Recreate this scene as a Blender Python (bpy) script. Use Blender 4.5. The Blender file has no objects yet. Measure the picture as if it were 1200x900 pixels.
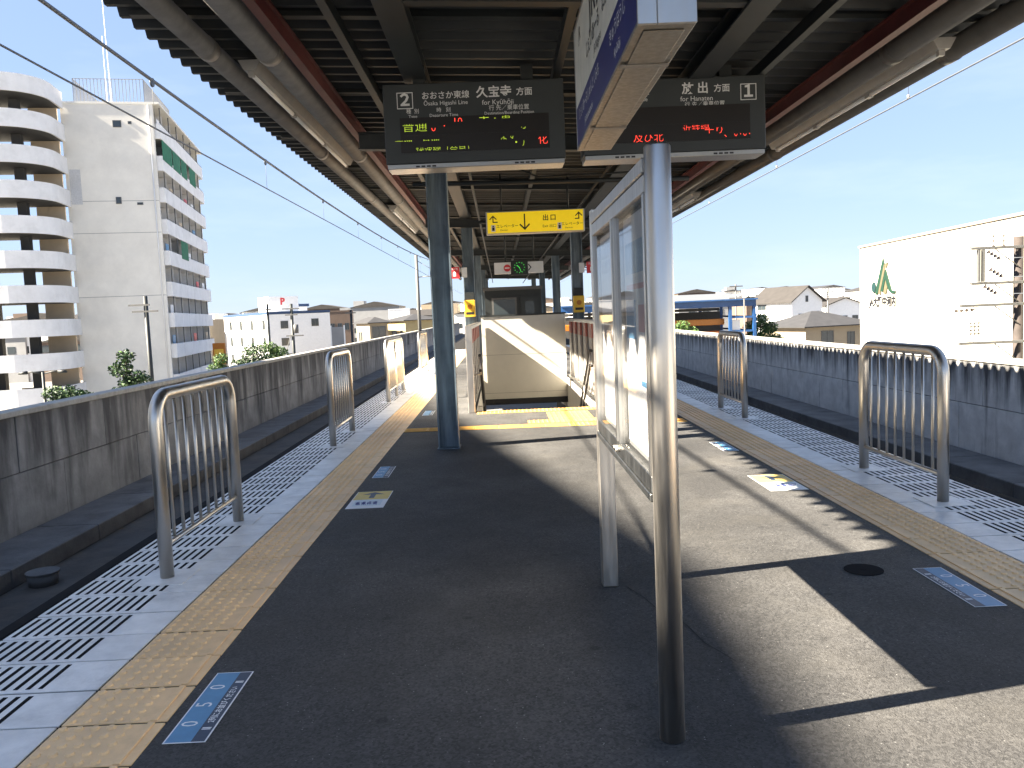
import bpy, bmesh, math, random
from mathutils import Vector, Matrix
R_ = math.radians
random.seed(7)
sc = bpy.context.scene
COL = sc.collection

# ------------------------------------------------------------------ camera
CAM_H, PITCH, ROLL, YAW, FPX = 1.446, .0844, .0422, .0112, 970.0
_cp, _sp, _cy, _sy = math.cos(PITCH), math.sin(PITCH), math.cos(YAW), math.sin(YAW)
_F = Vector((_sy*_cp, _cy*_cp, -_sp)); _R = Vector((_cy, -_sy, 0)); _U = _R.cross(_F)
_c, _s = math.cos(ROLL), math.sin(ROLL)
_RX = _R*_c - _U*_s; _UY = _R*_s + _U*_c
cam_d = bpy.data.cameras.new('camera'); cam = bpy.data.objects.new('camera', cam_d); COL.objects.link(cam)
cam_d.sensor_width = 36; cam_d.lens = FPX/1200*36; cam_d.clip_start = .05; cam_d.clip_end = 6000
m = Matrix.Identity(4)
for i in range(3):
    m[i][0] = _RX[i]; m[i][1] = _UY[i]; m[i][2] = -_F[i]
m[2][3] = CAM_H
cam.matrix_world = m
sc.camera = cam

# ------------------------------------------------------------------ sky, sun, exposure
SUN = Vector((-1.30, -.29, 1.0)).normalized()            # direction towards the sun
elev = math.asin(SUN.z); azim = math.atan2(SUN.x, SUN.y)
w = bpy.data.worlds.new('World'); sc.world = w; w.use_nodes = True
nt = w.node_tree; bg = nt.nodes['Background']
sky = nt.nodes.new('ShaderNodeTexSky'); sky.sky_type = 'NISHITA'; sky.sun_disc = False
sky.sun_elevation = elev; sky.sun_rotation = azim; sky.air_density = 1.0; sky.dust_density = .15; sky.ozone_density = 2.5
tint = nt.nodes.new('ShaderNodeMix'); tint.data_type = 'RGBA'; tint.blend_type = 'MULTIPLY'; tint.inputs['Factor'].default_value = 1; tint.inputs['B'].default_value = (.63, .745, .985, 1)
gm = nt.nodes.new('ShaderNodeGamma'); gm.inputs[1].default_value = .36; nt.links.new(sky.outputs[0], gm.inputs[0]); nt.links.new(gm.outputs[0], tint.inputs['A']); tcw = nt.nodes.new('ShaderNodeTexCoord'); mpw = nt.nodes.new('ShaderNodeMapping'); mpw.inputs['Scale'].default_value = (1.5, 1.5, 7); nt.links.new(tcw.outputs['Generated'], mpw.inputs[0])
nsw = nt.nodes.new('ShaderNodeTexNoise'); nsw.inputs['Scale'].default_value = 2.2; nsw.inputs['Detail'].default_value = 7; nsw.inputs['Roughness'].default_value = .6; nt.links.new(mpw.outputs[0], nsw.inputs['Vector'])
rw = nt.nodes.new('ShaderNodeMapRange'); rw.inputs[1].default_value = .5; rw.inputs[2].default_value = .8; rw.inputs[4].default_value = .15; nt.links.new(nsw.outputs[0], rw.inputs[0])
cl = nt.nodes.new('ShaderNodeMix'); cl.data_type = 'RGBA'; nt.links.new(rw.outputs[0], cl.inputs['Factor']); nt.links.new(tint.outputs['Result'], cl.inputs['A']); cl.inputs['B'].default_value = (2.25, 2.35, 2.45, 1)
nt.links.new(cl.outputs['Result'], bg.inputs[0]); bg.inputs[1].default_value = .069
sl = bpy.data.lights.new('sun', 'SUN'); sl.energy = 4.6; sl.angle = R_(.53); sl.color = (1, .885, .72)
so = bpy.data.objects.new('sun', sl); COL.objects.link(so)
so.rotation_euler = SUN.to_track_quat('Z', 'Y').to_euler(); so.location = (-30, -10, 40)
vs = sc.view_settings; vs.view_transform = 'Standard'; vs.look = 'None'; vs.gamma = 1; vs.exposure = 3.2
vs.use_curve_mapping = False
sc.cycles.max_bounces = 8; sc.cycles.diffuse_bounces = 4; sc.cycles.glossy_bounces = 4; sc.cycles.transmission_bounces = 6
sc.cycles.use_denoising = True

# ------------------------------------------------------------------ materials
MT = {}
def mat(name, col, rough=.6, metal=0., var=.12, scale=8., bump=0., bscale=60., spec=.5, rnd=0., streak=None, emit=0., dirt=None):
    """procedural surface: base colour with two octaves of mottling, optional per-object change, vertical stain streaks and bump"""
    if name in MT: return MT[name]
    m = bpy.data.materials.new(name); m.use_nodes = True; MT[name] = m
    t = m.node_tree; N = t.nodes; L = t.links; b = N['Principled BSDF']
    b.inputs['Roughness'].default_value = rough; b.inputs['Metallic'].default_value = metal
    b.inputs['Specular IOR Level'].default_value = spec
    tc = N.new('ShaderNodeTexCoord')
    no = N.new('ShaderNodeTexNoise'); no.inputs['Scale'].default_value = scale; no.inputs['Detail'].default_value = 6; no.inputs['Roughness'].default_value = .65
    ge = N.new('ShaderNodeNewGeometry')
    L.new(ge.outputs['Position'], no.inputs['Vector'])
    mr = N.new('ShaderNodeMapRange'); mr.inputs[1].default_value = .3; mr.inputs[2].default_value = .7
    mr.inputs[3].default_value = 1-var; mr.inputs[4].default_value = 1+var
    L.new(no.outputs[0], mr.inputs[0])
    fac = mr.outputs[0]
    if rnd:
        oi = N.new('ShaderNodeObjectInfo'); r2 = N.new('ShaderNodeMapRange'); r2.inputs[3].default_value = 1-rnd; r2.inputs[4].default_value = 1+rnd
        L.new(oi.outputs['Random'], r2.inputs[0]); mu = N.new('ShaderNodeMath'); mu.operation = 'MULTIPLY'
        L.new(fac, mu.inputs[0]); L.new(r2.outputs[0], mu.inputs[1]); fac = mu.outputs[0]
    mx = N.new('ShaderNodeVectorMath'); mx.operation = 'SCALE'; mx.inputs[0].default_value = col[:3]
    L.new(fac, mx.inputs['Scale']); out = mx.outputs[0]
    if streak:
        mp = N.new('ShaderNodeMapping'); mp.inputs['Scale'].default_value = streak['scale']
        L.new(ge.outputs['Position'], mp.inputs['Vector'])
        ns = N.new('ShaderNodeTexNoise'); ns.inputs['Scale'].default_value = 1; ns.inputs['Detail'].default_value = 5; ns.inputs['Roughness'].default_value = .6
        L.new(mp.outputs[0], ns.inputs['Vector'])
        sx = N.new('ShaderNodeSeparateXYZ'); L.new(ge.outputs['Position'], sx.inputs[0])
        hz = N.new('ShaderNodeMapRange'); hz.inputs[1].default_value = streak['z0']; hz.inputs[2].default_value = streak['z1']
        hz.inputs[3].default_value = -.16; hz.inputs[4].default_value = .22; L.new(sx.outputs[2], hz.inputs[0])
        ad = N.new('ShaderNodeMath'); ad.operation = 'ADD'; L.new(ns.outputs[0], ad.inputs[0]); L.new(hz.outputs[0], ad.inputs[1])
        rp = N.new('ShaderNodeMapRange'); rp.inputs[1].default_value = .42; rp.inputs[2].default_value = .68; L.new(ad.outputs[0], rp.inputs[0])
        mm = N.new('ShaderNodeMix'); mm.data_type = 'RGBA'; L.new(rp.outputs[0], mm.inputs['Factor'])
        L.new(out, mm.inputs['A']); mm.inputs['B'].default_value = (*streak['col'], 1); out = mm.outputs['Result']
    if dirt:
        nd_ = N.new('ShaderNodeTexNoise'); nd_.inputs['Scale'].default_value = dirt[0]; nd_.inputs['Detail'].default_value = 8; nd_.inputs['Roughness'].default_value = .7
        L.new(ge.outputs['Position'], nd_.inputs['Vector'])
        rd = N.new('ShaderNodeMapRange'); rd.inputs[1].default_value = .48; rd.inputs[2].default_value = .70; rd.inputs[4].default_value = dirt[1]; L.new(nd_.outputs[0], rd.inputs[0])
        md = N.new('ShaderNodeMix'); md.data_type = 'RGBA'; L.new(rd.outputs[0], md.inputs['Factor']); L.new(out, md.inputs['A']); md.inputs['B'].default_value = (*dirt[2], 1); out = md.outputs['Result']
    L.new(out, b.inputs['Base Color'])
    if bump:
        nb = N.new('ShaderNodeTexNoise'); nb.inputs['Scale'].default_value = bscale; nb.inputs['Detail'].default_value = 5
        L.new(ge.outputs['Position'], nb.inputs['Vector'])
        bp = N.new('ShaderNodeBump'); bp.inputs['Strength'].default_value = bump; bp.inputs['Distance'].default_value = .01
        L.new(nb.outputs[0], bp.inputs['Height']); L.new(bp.outputs[0], b.inputs['Normal'])
    if emit:
        L.new(out, b.inputs['Emission Color']); b.inputs['Emission Strength'].default_value = emit
    return m

def asphalt_mat():
    m = mat('asphalt', (.050, .0495, .049), .78, var=.25, scale=.9, bump=.55, bscale=170, spec=.45)
    t = m.node_tree; N = t.nodes; L = t.links; b = N['Principled BSDF']
    ge = N.new('ShaderNodeNewGeometry')
    vo = N.new('ShaderNodeTexVoronoi'); vo.inputs['Scale'].default_value = 105; L.new(ge.outputs['Position'], vo.inputs['Vector'])
    cr = N.new('ShaderNodeMapRange'); cr.inputs[1].default_value = 0; cr.inputs[2].default_value = 1; cr.inputs[3].default_value = .45; cr.inputs[4].default_value = 1.75
    L.new(vo.outputs['Color'], cr.inputs[0])
    src = b.inputs['Base Color'].links[0].from_socket
    s1 = N.new('ShaderNodeVectorMath'); s1.operation = 'SCALE'; L.new(src, s1.inputs[0]); L.new(cr.outputs[0], s1.inputs['Scale'])
    # scattered pale stone chips and grit
    v2 = N.new('ShaderNodeTexVoronoi'); v2.inputs['Scale'].default_value = 38; L.new(ge.outputs['Position'], v2.inputs['Vector'])
    c2 = N.new('ShaderNodeMapRange'); c2.inputs[1].default_value = .11; c2.inputs[2].default_value = .07; L.new(v2.outputs['Distance'], c2.inputs[0])
    sep = N.new('ShaderNodeSeparateColor'); L.new(v2.outputs['Color'], sep.inputs[0])
    g2 = N.new('ShaderNodeMath'); g2.operation = 'GREATER_THAN'; g2.inputs[1].default_value = .72; L.new(sep.outputs[0], g2.inputs[0])
    mu = N.new('ShaderNodeMath'); mu.operation = 'MULTIPLY'; L.new(c2.outputs[0], mu.inputs[0]); L.new(g2.outputs[0], mu.inputs[1])
    mm = N.new('ShaderNodeMix'); mm.data_type = 'RGBA'; L.new(mu.outputs[0], mm.inputs['Factor']); L.new(s1.outputs[0], mm.inputs['A']); mm.inputs['B'].default_value = (.34, .34, .33, 1)
    # dusty worn patches
    n3 = N.new('ShaderNodeTexNoise'); n3.inputs['Scale'].default_value = 1.7; n3.inputs['Detail'].default_value = 7; L.new(ge.outputs['Position'], n3.inputs['Vector'])
    r3 = N.new('ShaderNodeMapRange'); r3.inputs[1].default_value = .5; r3.inputs[2].default_value = .72; r3.inputs[4].default_value = .35; L.new(n3.outputs[0], r3.inputs[0])
    m3 = N.new('ShaderNodeMix'); m3.data_type = 'RGBA'; L.new(r3.outputs[0], m3.inputs['Factor']); L.new(mm.outputs['Result'], m3.inputs['A']); m3.inputs['B'].default_value = (.10, .095, .085, 1)
    # dark gum spots and damp stains
    v4 = N.new('ShaderNodeTexVoronoi'); v4.inputs['Scale'].default_value = 3.2; L.new(ge.outputs['Position'], v4.inputs['Vector'])
    r4 = N.new('ShaderNodeMapRange'); r4.inputs[1].default_value = .085; r4.inputs[2].default_value = .06; r4.inputs[4].default_value = .65; L.new(v4.outputs['Distance'], r4.inputs[0])
    m4 = N.new('ShaderNodeMix'); m4.data_type = 'RGBA'; L.new(r4.outputs[0], m4.inputs['Factor']); L.new(m3.outputs['Result'], m4.inputs['A']); m4.inputs['B'].default_value = (.018, .018, .019, 1)
    n5 = N.new('ShaderNodeTexNoise'); n5.inputs['Scale'].default_value = .55; n5.inputs['Detail'].default_value = 9; n5.inputs['Roughness'].default_value = .7; L.new(ge.outputs['Position'], n5.inputs['Vector'])
    r5 = N.new('ShaderNodeMapRange'); r5.inputs[1].default_value = .45; r5.inputs[2].default_value = .62; r5.inputs[3].default_value = .72; r5.inputs[4].default_value = 1.18; L.new(n5.outputs[0], r5.inputs[0])
    s5 = N.new('ShaderNodeVectorMath'); s5.operation = 'SCALE'; L.new(m4.outputs['Result'], s5.inputs[0]); L.new(r5.outputs[0], s5.inputs['Scale'])
    L.new(s5.outputs[0], b.inputs['Base Color'])
    rr = N.new('ShaderNodeMapRange'); rr.inputs[3].default_value = .62; rr.inputs[4].default_value = .9; L.new(n3.outputs[0], rr.inputs[0]); L.new(rr.outputs[0], b.inputs['Roughness'])
    return m
ASPH = asphalt_mat()
TACT = mat('tactile_tile', (.86, .57, .285), .5, var=.10, scale=14, rnd=.06, dirt=(3.5, .3, (.34, .25, .16)), bump=.15, bscale=120)
TACT2 = mat('tactile_orange', (.68, .38, .09), .7, var=.13, scale=14, rnd=.08, bump=.15, bscale=120)
SLAB = mat('edge_slab', (.76, .745, .72), .45, var=.12, scale=7, rnd=.05, dirt=(2.6, .4, (.25, .245, .24)), bump=.2, bscale=90)
RUBBER = mat('black_rubber', (.009, .009, .010), .9, var=.2, scale=20, spec=.12)
MORTAR = mat('mortar', (.022, .021, .020), 1., spec=.1)
CONC = mat('concrete', (.55, .545, .53), .85, var=.2, scale=3, bump=.4, bscale=25,
           streak=dict(scale=(4, 4, .5), z0=-.45, z1=.5, col=(.07, .07, .072)))
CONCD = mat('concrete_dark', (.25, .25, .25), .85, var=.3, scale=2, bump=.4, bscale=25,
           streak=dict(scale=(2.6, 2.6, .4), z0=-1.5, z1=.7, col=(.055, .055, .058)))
CONC2 = mat('concrete_trough', (.13, .128, .125), .9, var=.3, scale=2, bump=.5, bscale=30, dirt=(1.6, .6, (.05, .048, .045)))
COPE = mat('concrete_coping', (.34, .33, .30), .85, var=.2, scale=6, bump=.3, bscale=40)
TRACK = mat('track_slab', (.06, .055, .05), .9, var=.4, scale=1.5, bump=.6, bscale=30, dirt=(1.1, .7, (.13, .105, .08)))
RAILM = mat('rail_steel', (.30, .27, .24), .35, .9, var=.2)
def brushed(name, col, r0, r1):
    m = mat(name, col, .3, 1., var=.06, scale=4)
    t = m.node_tree; N = t.nodes; L = t.links; b = N['Principled BSDF']
    ge = N.new('ShaderNodeNewGeometry'); mp = N.new('ShaderNodeMapping'); mp.inputs['Scale'].default_value = (40, 40, 3); L.new(ge.outputs['Position'], mp.inputs[0])
    n = N.new('ShaderNodeTexNoise'); n.inputs['Scale'].default_value = 1; n.inputs['Detail'].default_value = 6; L.new(mp.outputs[0], n.inputs['Vector'])
    r = N.new('ShaderNodeMapRange'); r.inputs[1].default_value = .3; r.inputs[2].default_value = .7; r.inputs[3].default_value = r0; r.inputs[4].default_value = r1
    L.new(n.outputs[0], r.inputs[0]); L.new(r.outputs[0], b.inputs['Roughness'])
    bp = N.new('ShaderNodeBump'); bp.inputs['Strength'].default_value = .06; bp.inputs['Distance'].default_value = .002; L.new(n.outputs[0], bp.inputs['Height']); L.new(bp.outputs[0], b.inputs['Normal'])
    return m
STEEL = brushed('stainless_steel', (.60, .57, .52), .28, .48)
ALU = brushed('aluminium', (.42, .42, .41), .28, .45)
COLM = mat('column_paint', (.085, .12, .15), .5, var=.25, scale=5, bump=.1, streak=dict(scale=(9, 9, .8), z0=-3, z1=12, col=(.22, .28, .32)))
DARKP = mat('dark_steel_paint', (.013, .017, .018), .55, var=.25, scale=3)
BEAMP = mat('beam_paint', (.019, .024, .026), .55, var=.2, scale=3)
BOARDP = mat('board_paint', (.028, .034, .036), .45, var=.08, scale=3)
REDP = mat('red_paint', (.10, .020, .019), .55, var=.25, scale=5)
PIPEP = mat('pipe_grey', (.20, .19, .175), .5, var=.18, scale=6)
DECK = mat('roof_deck', (.024, .028, .030), .6, .1, var=.2, scale=2)
FIXT = mat('fixture_white', (.33, .32, .30), .45, var=.1)
WIRE = mat('wire_dark', (.085, .095, .11), .5, .2)
CREAM = mat('cream_wall', (.62, .59, .52), .6, var=.06, scale=2)
WHITE = mat('white_paint', (.78, .78, .77), .5, var=.05, scale=3)
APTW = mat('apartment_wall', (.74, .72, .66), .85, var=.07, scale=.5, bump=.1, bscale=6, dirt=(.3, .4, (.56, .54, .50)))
APTB = mat('apartment_balcony', (.76, .76, .76), .8, var=.08, scale=.6, dirt=(.8, .4, (.50, .50, .49)))
BEIGE = mat('beige_wall', (.55, .45, .33), .85, var=.1, scale=.7)
DGLASS = mat('dark_glass', (.03, .04, .045), .18, var=.3, scale=.4, spec=.8)
DARKIN = mat('dark_interior', (.06, .06, .06), .9)
YEL = mat('sign_yellow', (.90, .66, .012), .4, var=.04, emit=.045)
BLACK = mat('print_black', (.012, .012, .014), .5)
PWHITE = mat('print_white', (.80, .80, .80), .5, var=.03)
PGREY = mat('print_pale', (.66, .67, .66), .5, var=.1)
NAVY = mat('print_navy', (.012, .018, .16), .4, var=.05)
SBLUE = mat('sticker_blue', (.085, .25, .44), .45, var=.12, scale=10)
SDARK = mat('sticker_dark', (.035, .05, .085), .5, var=.15, scale=10)
LED_Y = mat('led_yellow', (.55, .75, .05), .5, emit=.075)
LED_R = mat('led_red', (1., .06, .035), .5, emit=.17)
LED_G = mat('clock_green', (.08, .75, .10), .5, emit=.10)
ORANGE = mat('orange_paint', (.42, .14, .01), .5)
RED = mat('sign_red', (.62, .03, .04), .45)
BLUES = mat('blue_steel', (.010, .065, .20), .5, var=.15, scale=2)
ROOFG = mat('roof_grey', (.030, .030, .032), .75, var=.2, scale=1.2, bump=.3, bscale=8)
ROOFB = mat('roof_brown', (.030, .027, .025), .8, var=.2, scale=1.2, bump=.3, bscale=8)
TANW = mat('tan_wall', (.30, .245, .17), .8, var=.08, scale=.8)
YELW = mat('yellow_wall', (.36, .29, .15), .8, var=.08, scale=.8)
BROWNW = mat('brown_wall', (.12, .085, .065), .8, var=.1, scale=.8)
GREYW = mat('grey_wall', (.22, .225, .23), .8, var=.1, scale=.5)
BLUEW = mat('blue_trim', (.02, .05, .12), .6)
JAW = mat('cream_panel_wall', (.52, .50, .43), .8, var=.06, scale=.6, dirt=(.5, .35, (.36, .34, .29)))
LGREEN = mat('logo_green', (.003, .028, .014), .6); LGOLD = mat('logo_gold', (.09, .08, .045), .6); LTEAL = mat('logo_teal', (.003, .026, .026), .6)
POLEM = mat('pole_concrete', (.045, .036, .032), .85, var=.3, scale=3)
GALV = mat('galvanised', (.10, .10, .097), .6, .1, var=.15)
BARK = mat('bark', (.07, .055, .04), .9, var=.3, scale=10)
LEAFS = [mat('leaf_dark', (.018, .048, .014), .6, var=.3, scale=3), mat('leaf_mid', (.035, .082, .02), .6, var=.3, scale=3), mat('leaf_light', (.075, .14, .03), .6, var=.3, scale=3)]
GROUNDM = mat('town_ground', (.16, .155, .145), .9, var=.35, scale=.05)
GNET = mat('green_net', (.01, .14, .07), .8, var=.25, scale=3)
def glass_mat():
    m = bpy.data.materials.new('clear_glass'); m.use_nodes = True; t = m.node_tree; N = t.nodes; L = t.links
    o = N['Material Output']; N.remove(N['Principled BSDF'])
    tr = N.new('ShaderNodeBsdfTransparent'); gl = N.new('ShaderNodeBsdfGlossy'); gl.inputs['Roughness'].default_value = .03
    fr0 = N.new('ShaderNodeFresnel'); fr0.inputs[0].default_value = 1.5; gg = N.new('ShaderNodeNewGeometry'); fr = N.new('ShaderNodeMath'); fr.operation = 'MULTIPLY'; inv = N.new('ShaderNodeMath'); inv.operation = 'SUBTRACT'; inv.inputs[0].default_value = 1; L.new(gg.outputs['Backfacing'], inv.inputs[1]); L.new(fr0.outputs[0], fr.inputs[0]); L.new(inv.outputs[0], fr.inputs[1])
    n = N.new('ShaderNodeTexNoise'); n.inputs['Scale'].default_value = 3; mr = N.new('ShaderNodeMapRange'); mr.inputs[3].default_value = .85; mr.inputs[4].default_value = .97
    L.new(n.outputs[0], mr.inputs[0]); cc = N.new('ShaderNodeCombineColor')
    for i in range(3): L.new(mr.outputs[0], cc.inputs[i])
    L.new(cc.outputs[0], tr.inputs[0])
    mx = N.new('ShaderNodeMixShader'); L.new(fr.outputs[0], mx.inputs[0]); L.new(tr.outputs[0], mx.inputs[1]); L.new(gl.outputs[0], mx.inputs[2]); L.new(mx.outputs[0], o.inputs[0])
    return m
GLASS = glass_mat()

# ------------------------------------------------------------------ mesh helpers
class MB:
    def __init__(s): s.v = []; s.f = []; s.mi = []; s.sm = []
    def add(s, vs, fs, mi=0, smooth=False):
        n = len(s.v); s.v += [tuple(p) for p in vs]; s.f += [tuple(i+n for i in f) for f in fs]
        s.mi += [mi]*len(fs); s.sm += [smooth]*len(fs); return s
    def box(s, x0, x1, y0, y1, z0, z1, mi=0, bev=0):
        if bev and min(x1-x0, y1-y0, z1-z0) > 2.2*bev:
            b = bm_box(x0, x1, y0, y1, z0, z1, bev); return s.add(*b, mi)
        v = [(x0,y0,z0),(x1,y0,z0),(x1,y1,z0),(x0,y1,z0),(x0,y0,z1),(x1,y0,z1),(x1,y1,z1),(x0,y1,z1)]
        return s.add(v, [(0,3,2,1),(4,5,6,7),(0,1,5,4),(1,2,6,5),(2,3,7,6),(3,0,4,7)], mi)
    def tube(s, pts, r, n=10, mi=0, caps=True, smooth=True):
        pts = [Vector(p) for p in pts]; rs = r if isinstance(r, (list, tuple)) else [r]*len(pts)
        d0 = (pts[1]-pts[0]).normalized(); up = Vector((0,0,1)) if abs(d0.z) < .9 else Vector((1,0,0))
        a = d0.cross(up).normalized(); vs = []
        for i, p in enumerate(pts):
            d = (pts[min(i+1, len(pts)-1)]-pts[max(i-1, 0)]).normalized()
            a = (a - d*a.dot(d)).normalized(); b = d.cross(a)
            vs += [p + (a*math.cos(2*math.pi*k/n) + b*math.sin(2*math.pi*k/n))*rs[i] for k in range(n)]
        fs = [(i*n+k, i*n+(k+1)%n, (i+1)*n+(k+1)%n, (i+1)*n+k) for i in range(len(pts)-1) for k in range(n)]
        s.add(vs, fs, mi, smooth)
        if caps:
            m0 = len(s.v)-len(vs); s.f += [tuple(m0+k for k in reversed(range(n))), tuple(m0+(len(pts)-1)*n+k for k in range(n))]; s.mi += [mi]*2; s.sm += [False]*2
        return s
    def prism(s, poly, axis, a0, a1, mi=0):
        """poly = 2D outline in the other two axes (in x,y,z order), extruded from a0 to a1"""
        def P(u, v, w): return {'x': (w, u, v), 'y': (u, w, v), 'z': (u, v, w)}[axis]
        n = len(poly); vs = [P(u, v, a0) for u, v in poly] + [P(u, v, a1) for u, v in poly]
        fs = [tuple(reversed(range(n))), tuple(range(n, 2*n))] + [(i, (i+1) % n, n+(i+1) % n, n+i) for i in range(n)]
        return s.add(vs, fs, mi)
    def quad(s, a, b, c, d, mi=0): return s.add([a, b, c, d], [(0, 1, 2, 3)], mi)
    def mesh(s, name, mats):
        me = bpy.data.meshes.new(name); me.from_pydata(s.v, [], s.f)
        for mm in (mats if isinstance(mats, (list, tuple)) else [mats]): me.materials.append(mm)
        me.polygons.foreach_set('material_index', s.mi); me.polygons.foreach_set('use_smooth', s.sm)
        bm = bmesh.new(); bm.from_mesh(me); bmesh.ops.recalc_face_normals(bm, faces=bm.faces); bm.to_mesh(me); bm.free()
        me.update(); return me
    def build(s, name, mats, parent=None, loc=(0, 0, 0), rz=0): return inst(name, s.mesh(name, mats), parent, loc, rz)
def bm_box(x0, x1, y0, y1, z0, z1, bev):
    bm = bmesh.new(); bmesh.ops.create_cube(bm, size=1)
    for v in bm.verts: v.co = Vector((x0+(v.co.x+.5)*(x1-x0), y0+(v.co.y+.5)*(y1-y0), z0+(v.co.z+.5)*(z1-z0)))
    bmesh.ops.bevel(bm, geom=bm.edges[:], offset=bev, segments=1, affect='EDGES')
    bm.verts.index_update(); r = ([v.co[:] for v in bm.verts], [[v.index for v in f.verts] for f in bm.faces]); bm.free(); return r
def inst(name, me, parent=None, loc=(0, 0, 0), rz=0, rot=None, scale=None):
    o = bpy.data.objects.new(name, me); COL.objects.link(o); o.parent = parent; o.location = loc
    o.rotation_euler = rot if rot else (0, 0, rz)
    if scale: o.scale = scale
    return o
def tag(o, label, cat, group=None):
    o['label'] = label; o['category'] = cat
    if group: o['group'] = group
    return o
def thing(name, label, cat, loc=(0, 0, 0), rz=0, group=None): return tag(inst(name, None, None, loc, rz), label, cat, group)
def struct(o): o['kind'] = 'structure'; return o
def stuff(o): o['kind'] = 'stuff'; return o
def arc(cx, cy, r, a0, a1, n): return [(cx+r*math.cos(R_(a0+(a1-a0)*i/n)), cy+r*math.sin(R_(a0+(a1-a0)*i/n))) for i in range(n+1)]
_tx = {}
def text_mesh(body, size, material, bold=0., align='CENTER', band=None, space=1.):
    key = (body, size, material.name, bold, align, band, space)
    if key in _tx: return _tx[key]
    c = bpy.data.curves.new('txt', 'FONT'); c.body = body; c.size = size; c.align_x = align; c.align_y = 'CENTER'; c.offset = bold*size; c.resolution_u = 2
    c.space_character = space
    o = bpy.data.objects.new('txt', c); COL.objects.link(o); bpy.context.view_layer.update()
    me = bpy.data.meshes.new_from_object(o.evaluated_get(bpy.context.evaluated_depsgraph_get()))
    bpy.data.objects.remove(o); bpy.data.curves.remove(c)
    if band:                                # keep only the scan lines lit at that moment
        bm = bmesh.new(); bm.from_mesh(me)
        for k, z in ((-1, band[0]), (1, band[1])):
            bmesh.ops.bisect_plane(bm, geom=bm.verts[:]+bm.edges[:]+bm.faces[:], plane_co=(0, z*size, 0), plane_no=(0, k, 0), clear_outer=True)
        bm.to_mesh(me); bm.free()
    me.materials.clear(); me.materials.append(material); me.name = 'lettering'; _tx[key] = me; return me
FRONT = (R_(90), 0, 0); LEFTF = (R_(90), 0, R_(-90))
def text(parent, body, loc, size, material, rot=FRONT, name='lettering', **k): return inst(name, text_mesh(body, size, material, **k), parent, loc, rot=rot)
def pix(px, py, Y):
    """a point seen at that place of the photograph, at distance Y along the platform (used to survey the far town)"""
    a, b = px-600, py-450; u = _c*a-_s*b; v = _s*a+_c*b
    d = _F+_R*(u/FPX)-_U*(v/FPX); return Vector((0, 0, CAM_H)) + d*(Y/d.y)

# ================================================================== SETTING
GZ = -7.2
struct(MB().quad((-3000,-3000,GZ),(3000,-3000,GZ),(3000,3000,GZ),(-3000,3000,GZ)).build('ground', GROUNDM))
XL0, XL1, XR0, XR1 = -1.69, -1.29, 2.344, 2.752      # tactile strips
EL, ER = -2.44, 3.50                                  # slab ends
Y0, Y1 = -4.0, 62.0
HX0, HX1, HY0, HY1 = -.42, 1.44, 12.45, 18.55         # stair opening
pf = MB()
for a, b, c, d in ((XL1, XR0, Y0, HY0), (XL1, HX0, HY0, HY1), (HX1, XR0, HY0, HY1), (XL1, XR0, HY1, Y1)):
    pf.quad((a, c, 0), (b, c, 0), (b, d, 0), (a, d, 0))
platform = struct(pf.build('platform', ASPH))
jt = MB()
for y, xa, xb, wv in ((9.32, XL1+.002, XR0-.002, .004), (3.55, 1.0, XR0-.002, .0), (24.0, XL1+.002, XR0-.002, .004)):
    n_ = 40; pts = [(xa+(xb-xa)*i/n_, y+random.uniform(-.012, .012)) for i in range(n_+1)]
    if wv:
        for (p0, p1) in zip(pts[:-1], pts[1:]): jt.quad((p0[0], p0[1]-wv, .0012), (p1[0], p1[1]-wv, .0012), (p1[0], p1[1]+wv, .0012), (p0[0], p0[1]+wv, .0012))
cr_ = [(.60, 4.22), (.66, 4.05), (.70, 3.86), (.79, 3.66), (.82, 3.45), (.90, 3.25)]
for (p0, p1) in zip(cr_[:-1], cr_[1:]): jt.quad((p0[0]-.004, p0[1], .0012), (p0[0]+.004, p0[1], .0012), (p1[0]+.003, p1[1], .0012), (p1[0]-.003, p1[1], .0012))
stuff(jt.build('asphalt_joint', mat('joint_tar', (.012, .012, .013), .8), platform))
for nm, a, b in (('platform_side_left', EL, EL+.18), ('platform_side_right', ER-.18, ER)):
    struct(MB().box(a+.001, b-.001, Y0, Y1, -1.3, -.14).build(nm, CONC2))
sb = MB().box(EL, XL1, Y0, Y1, -.139, -.035).box(XR0, ER, Y0, Y1, -.139, -.035)
struct(sb.build('platform_bedding', MORTAR))
for nm, x0, x1 in (('platform_nosing_left', EL-.09, EL), ('platform_nosing_right', ER, ER+.09)):
    struct(MB().box(x0+.001, x1-.003, Y0, Y1, -.135, .002, bev=.008).build(nm, RUBBER))
# --- tactile tiles: 0.3 x 0.4 with five rows of studs and the inner warning bar
def stud(mb, x, y, z, r=.0115, h=.005, n=8):
    v = [(x+r*1.45*math.cos(2*math.pi*k/n), y+r*1.45*math.sin(2*math.pi*k/n), z) for k in range(n)] + [(x+r*math.cos(2*math.pi*k/n), y+r*math.sin(2*math.pi*k/n), z+h) for k in range(n)]
    mb.add(v, [(k, (k+1) % n, n+(k+1) % n, n+k) for k in range(n)] + [tuple(range(n, 2*n))], 0, False)
def tile_mesh(W):
    mb = MB().box(-W/2+.004, W/2-.004, -.1435, .1435, -.0055, .002, bev=.003)
    for i in range(5):
        for j in range(5): stud(mb, -W/2+.032+.0585*i, -.12+.06*j,   .002, .0125, .0075)
    mb.box(W/2-.068, W/2-.042, -.1425, .1425, .001, .0075, bev=.002)
    return mb.mesh('tactile_tile', TACT)
JY = 2.96
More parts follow.
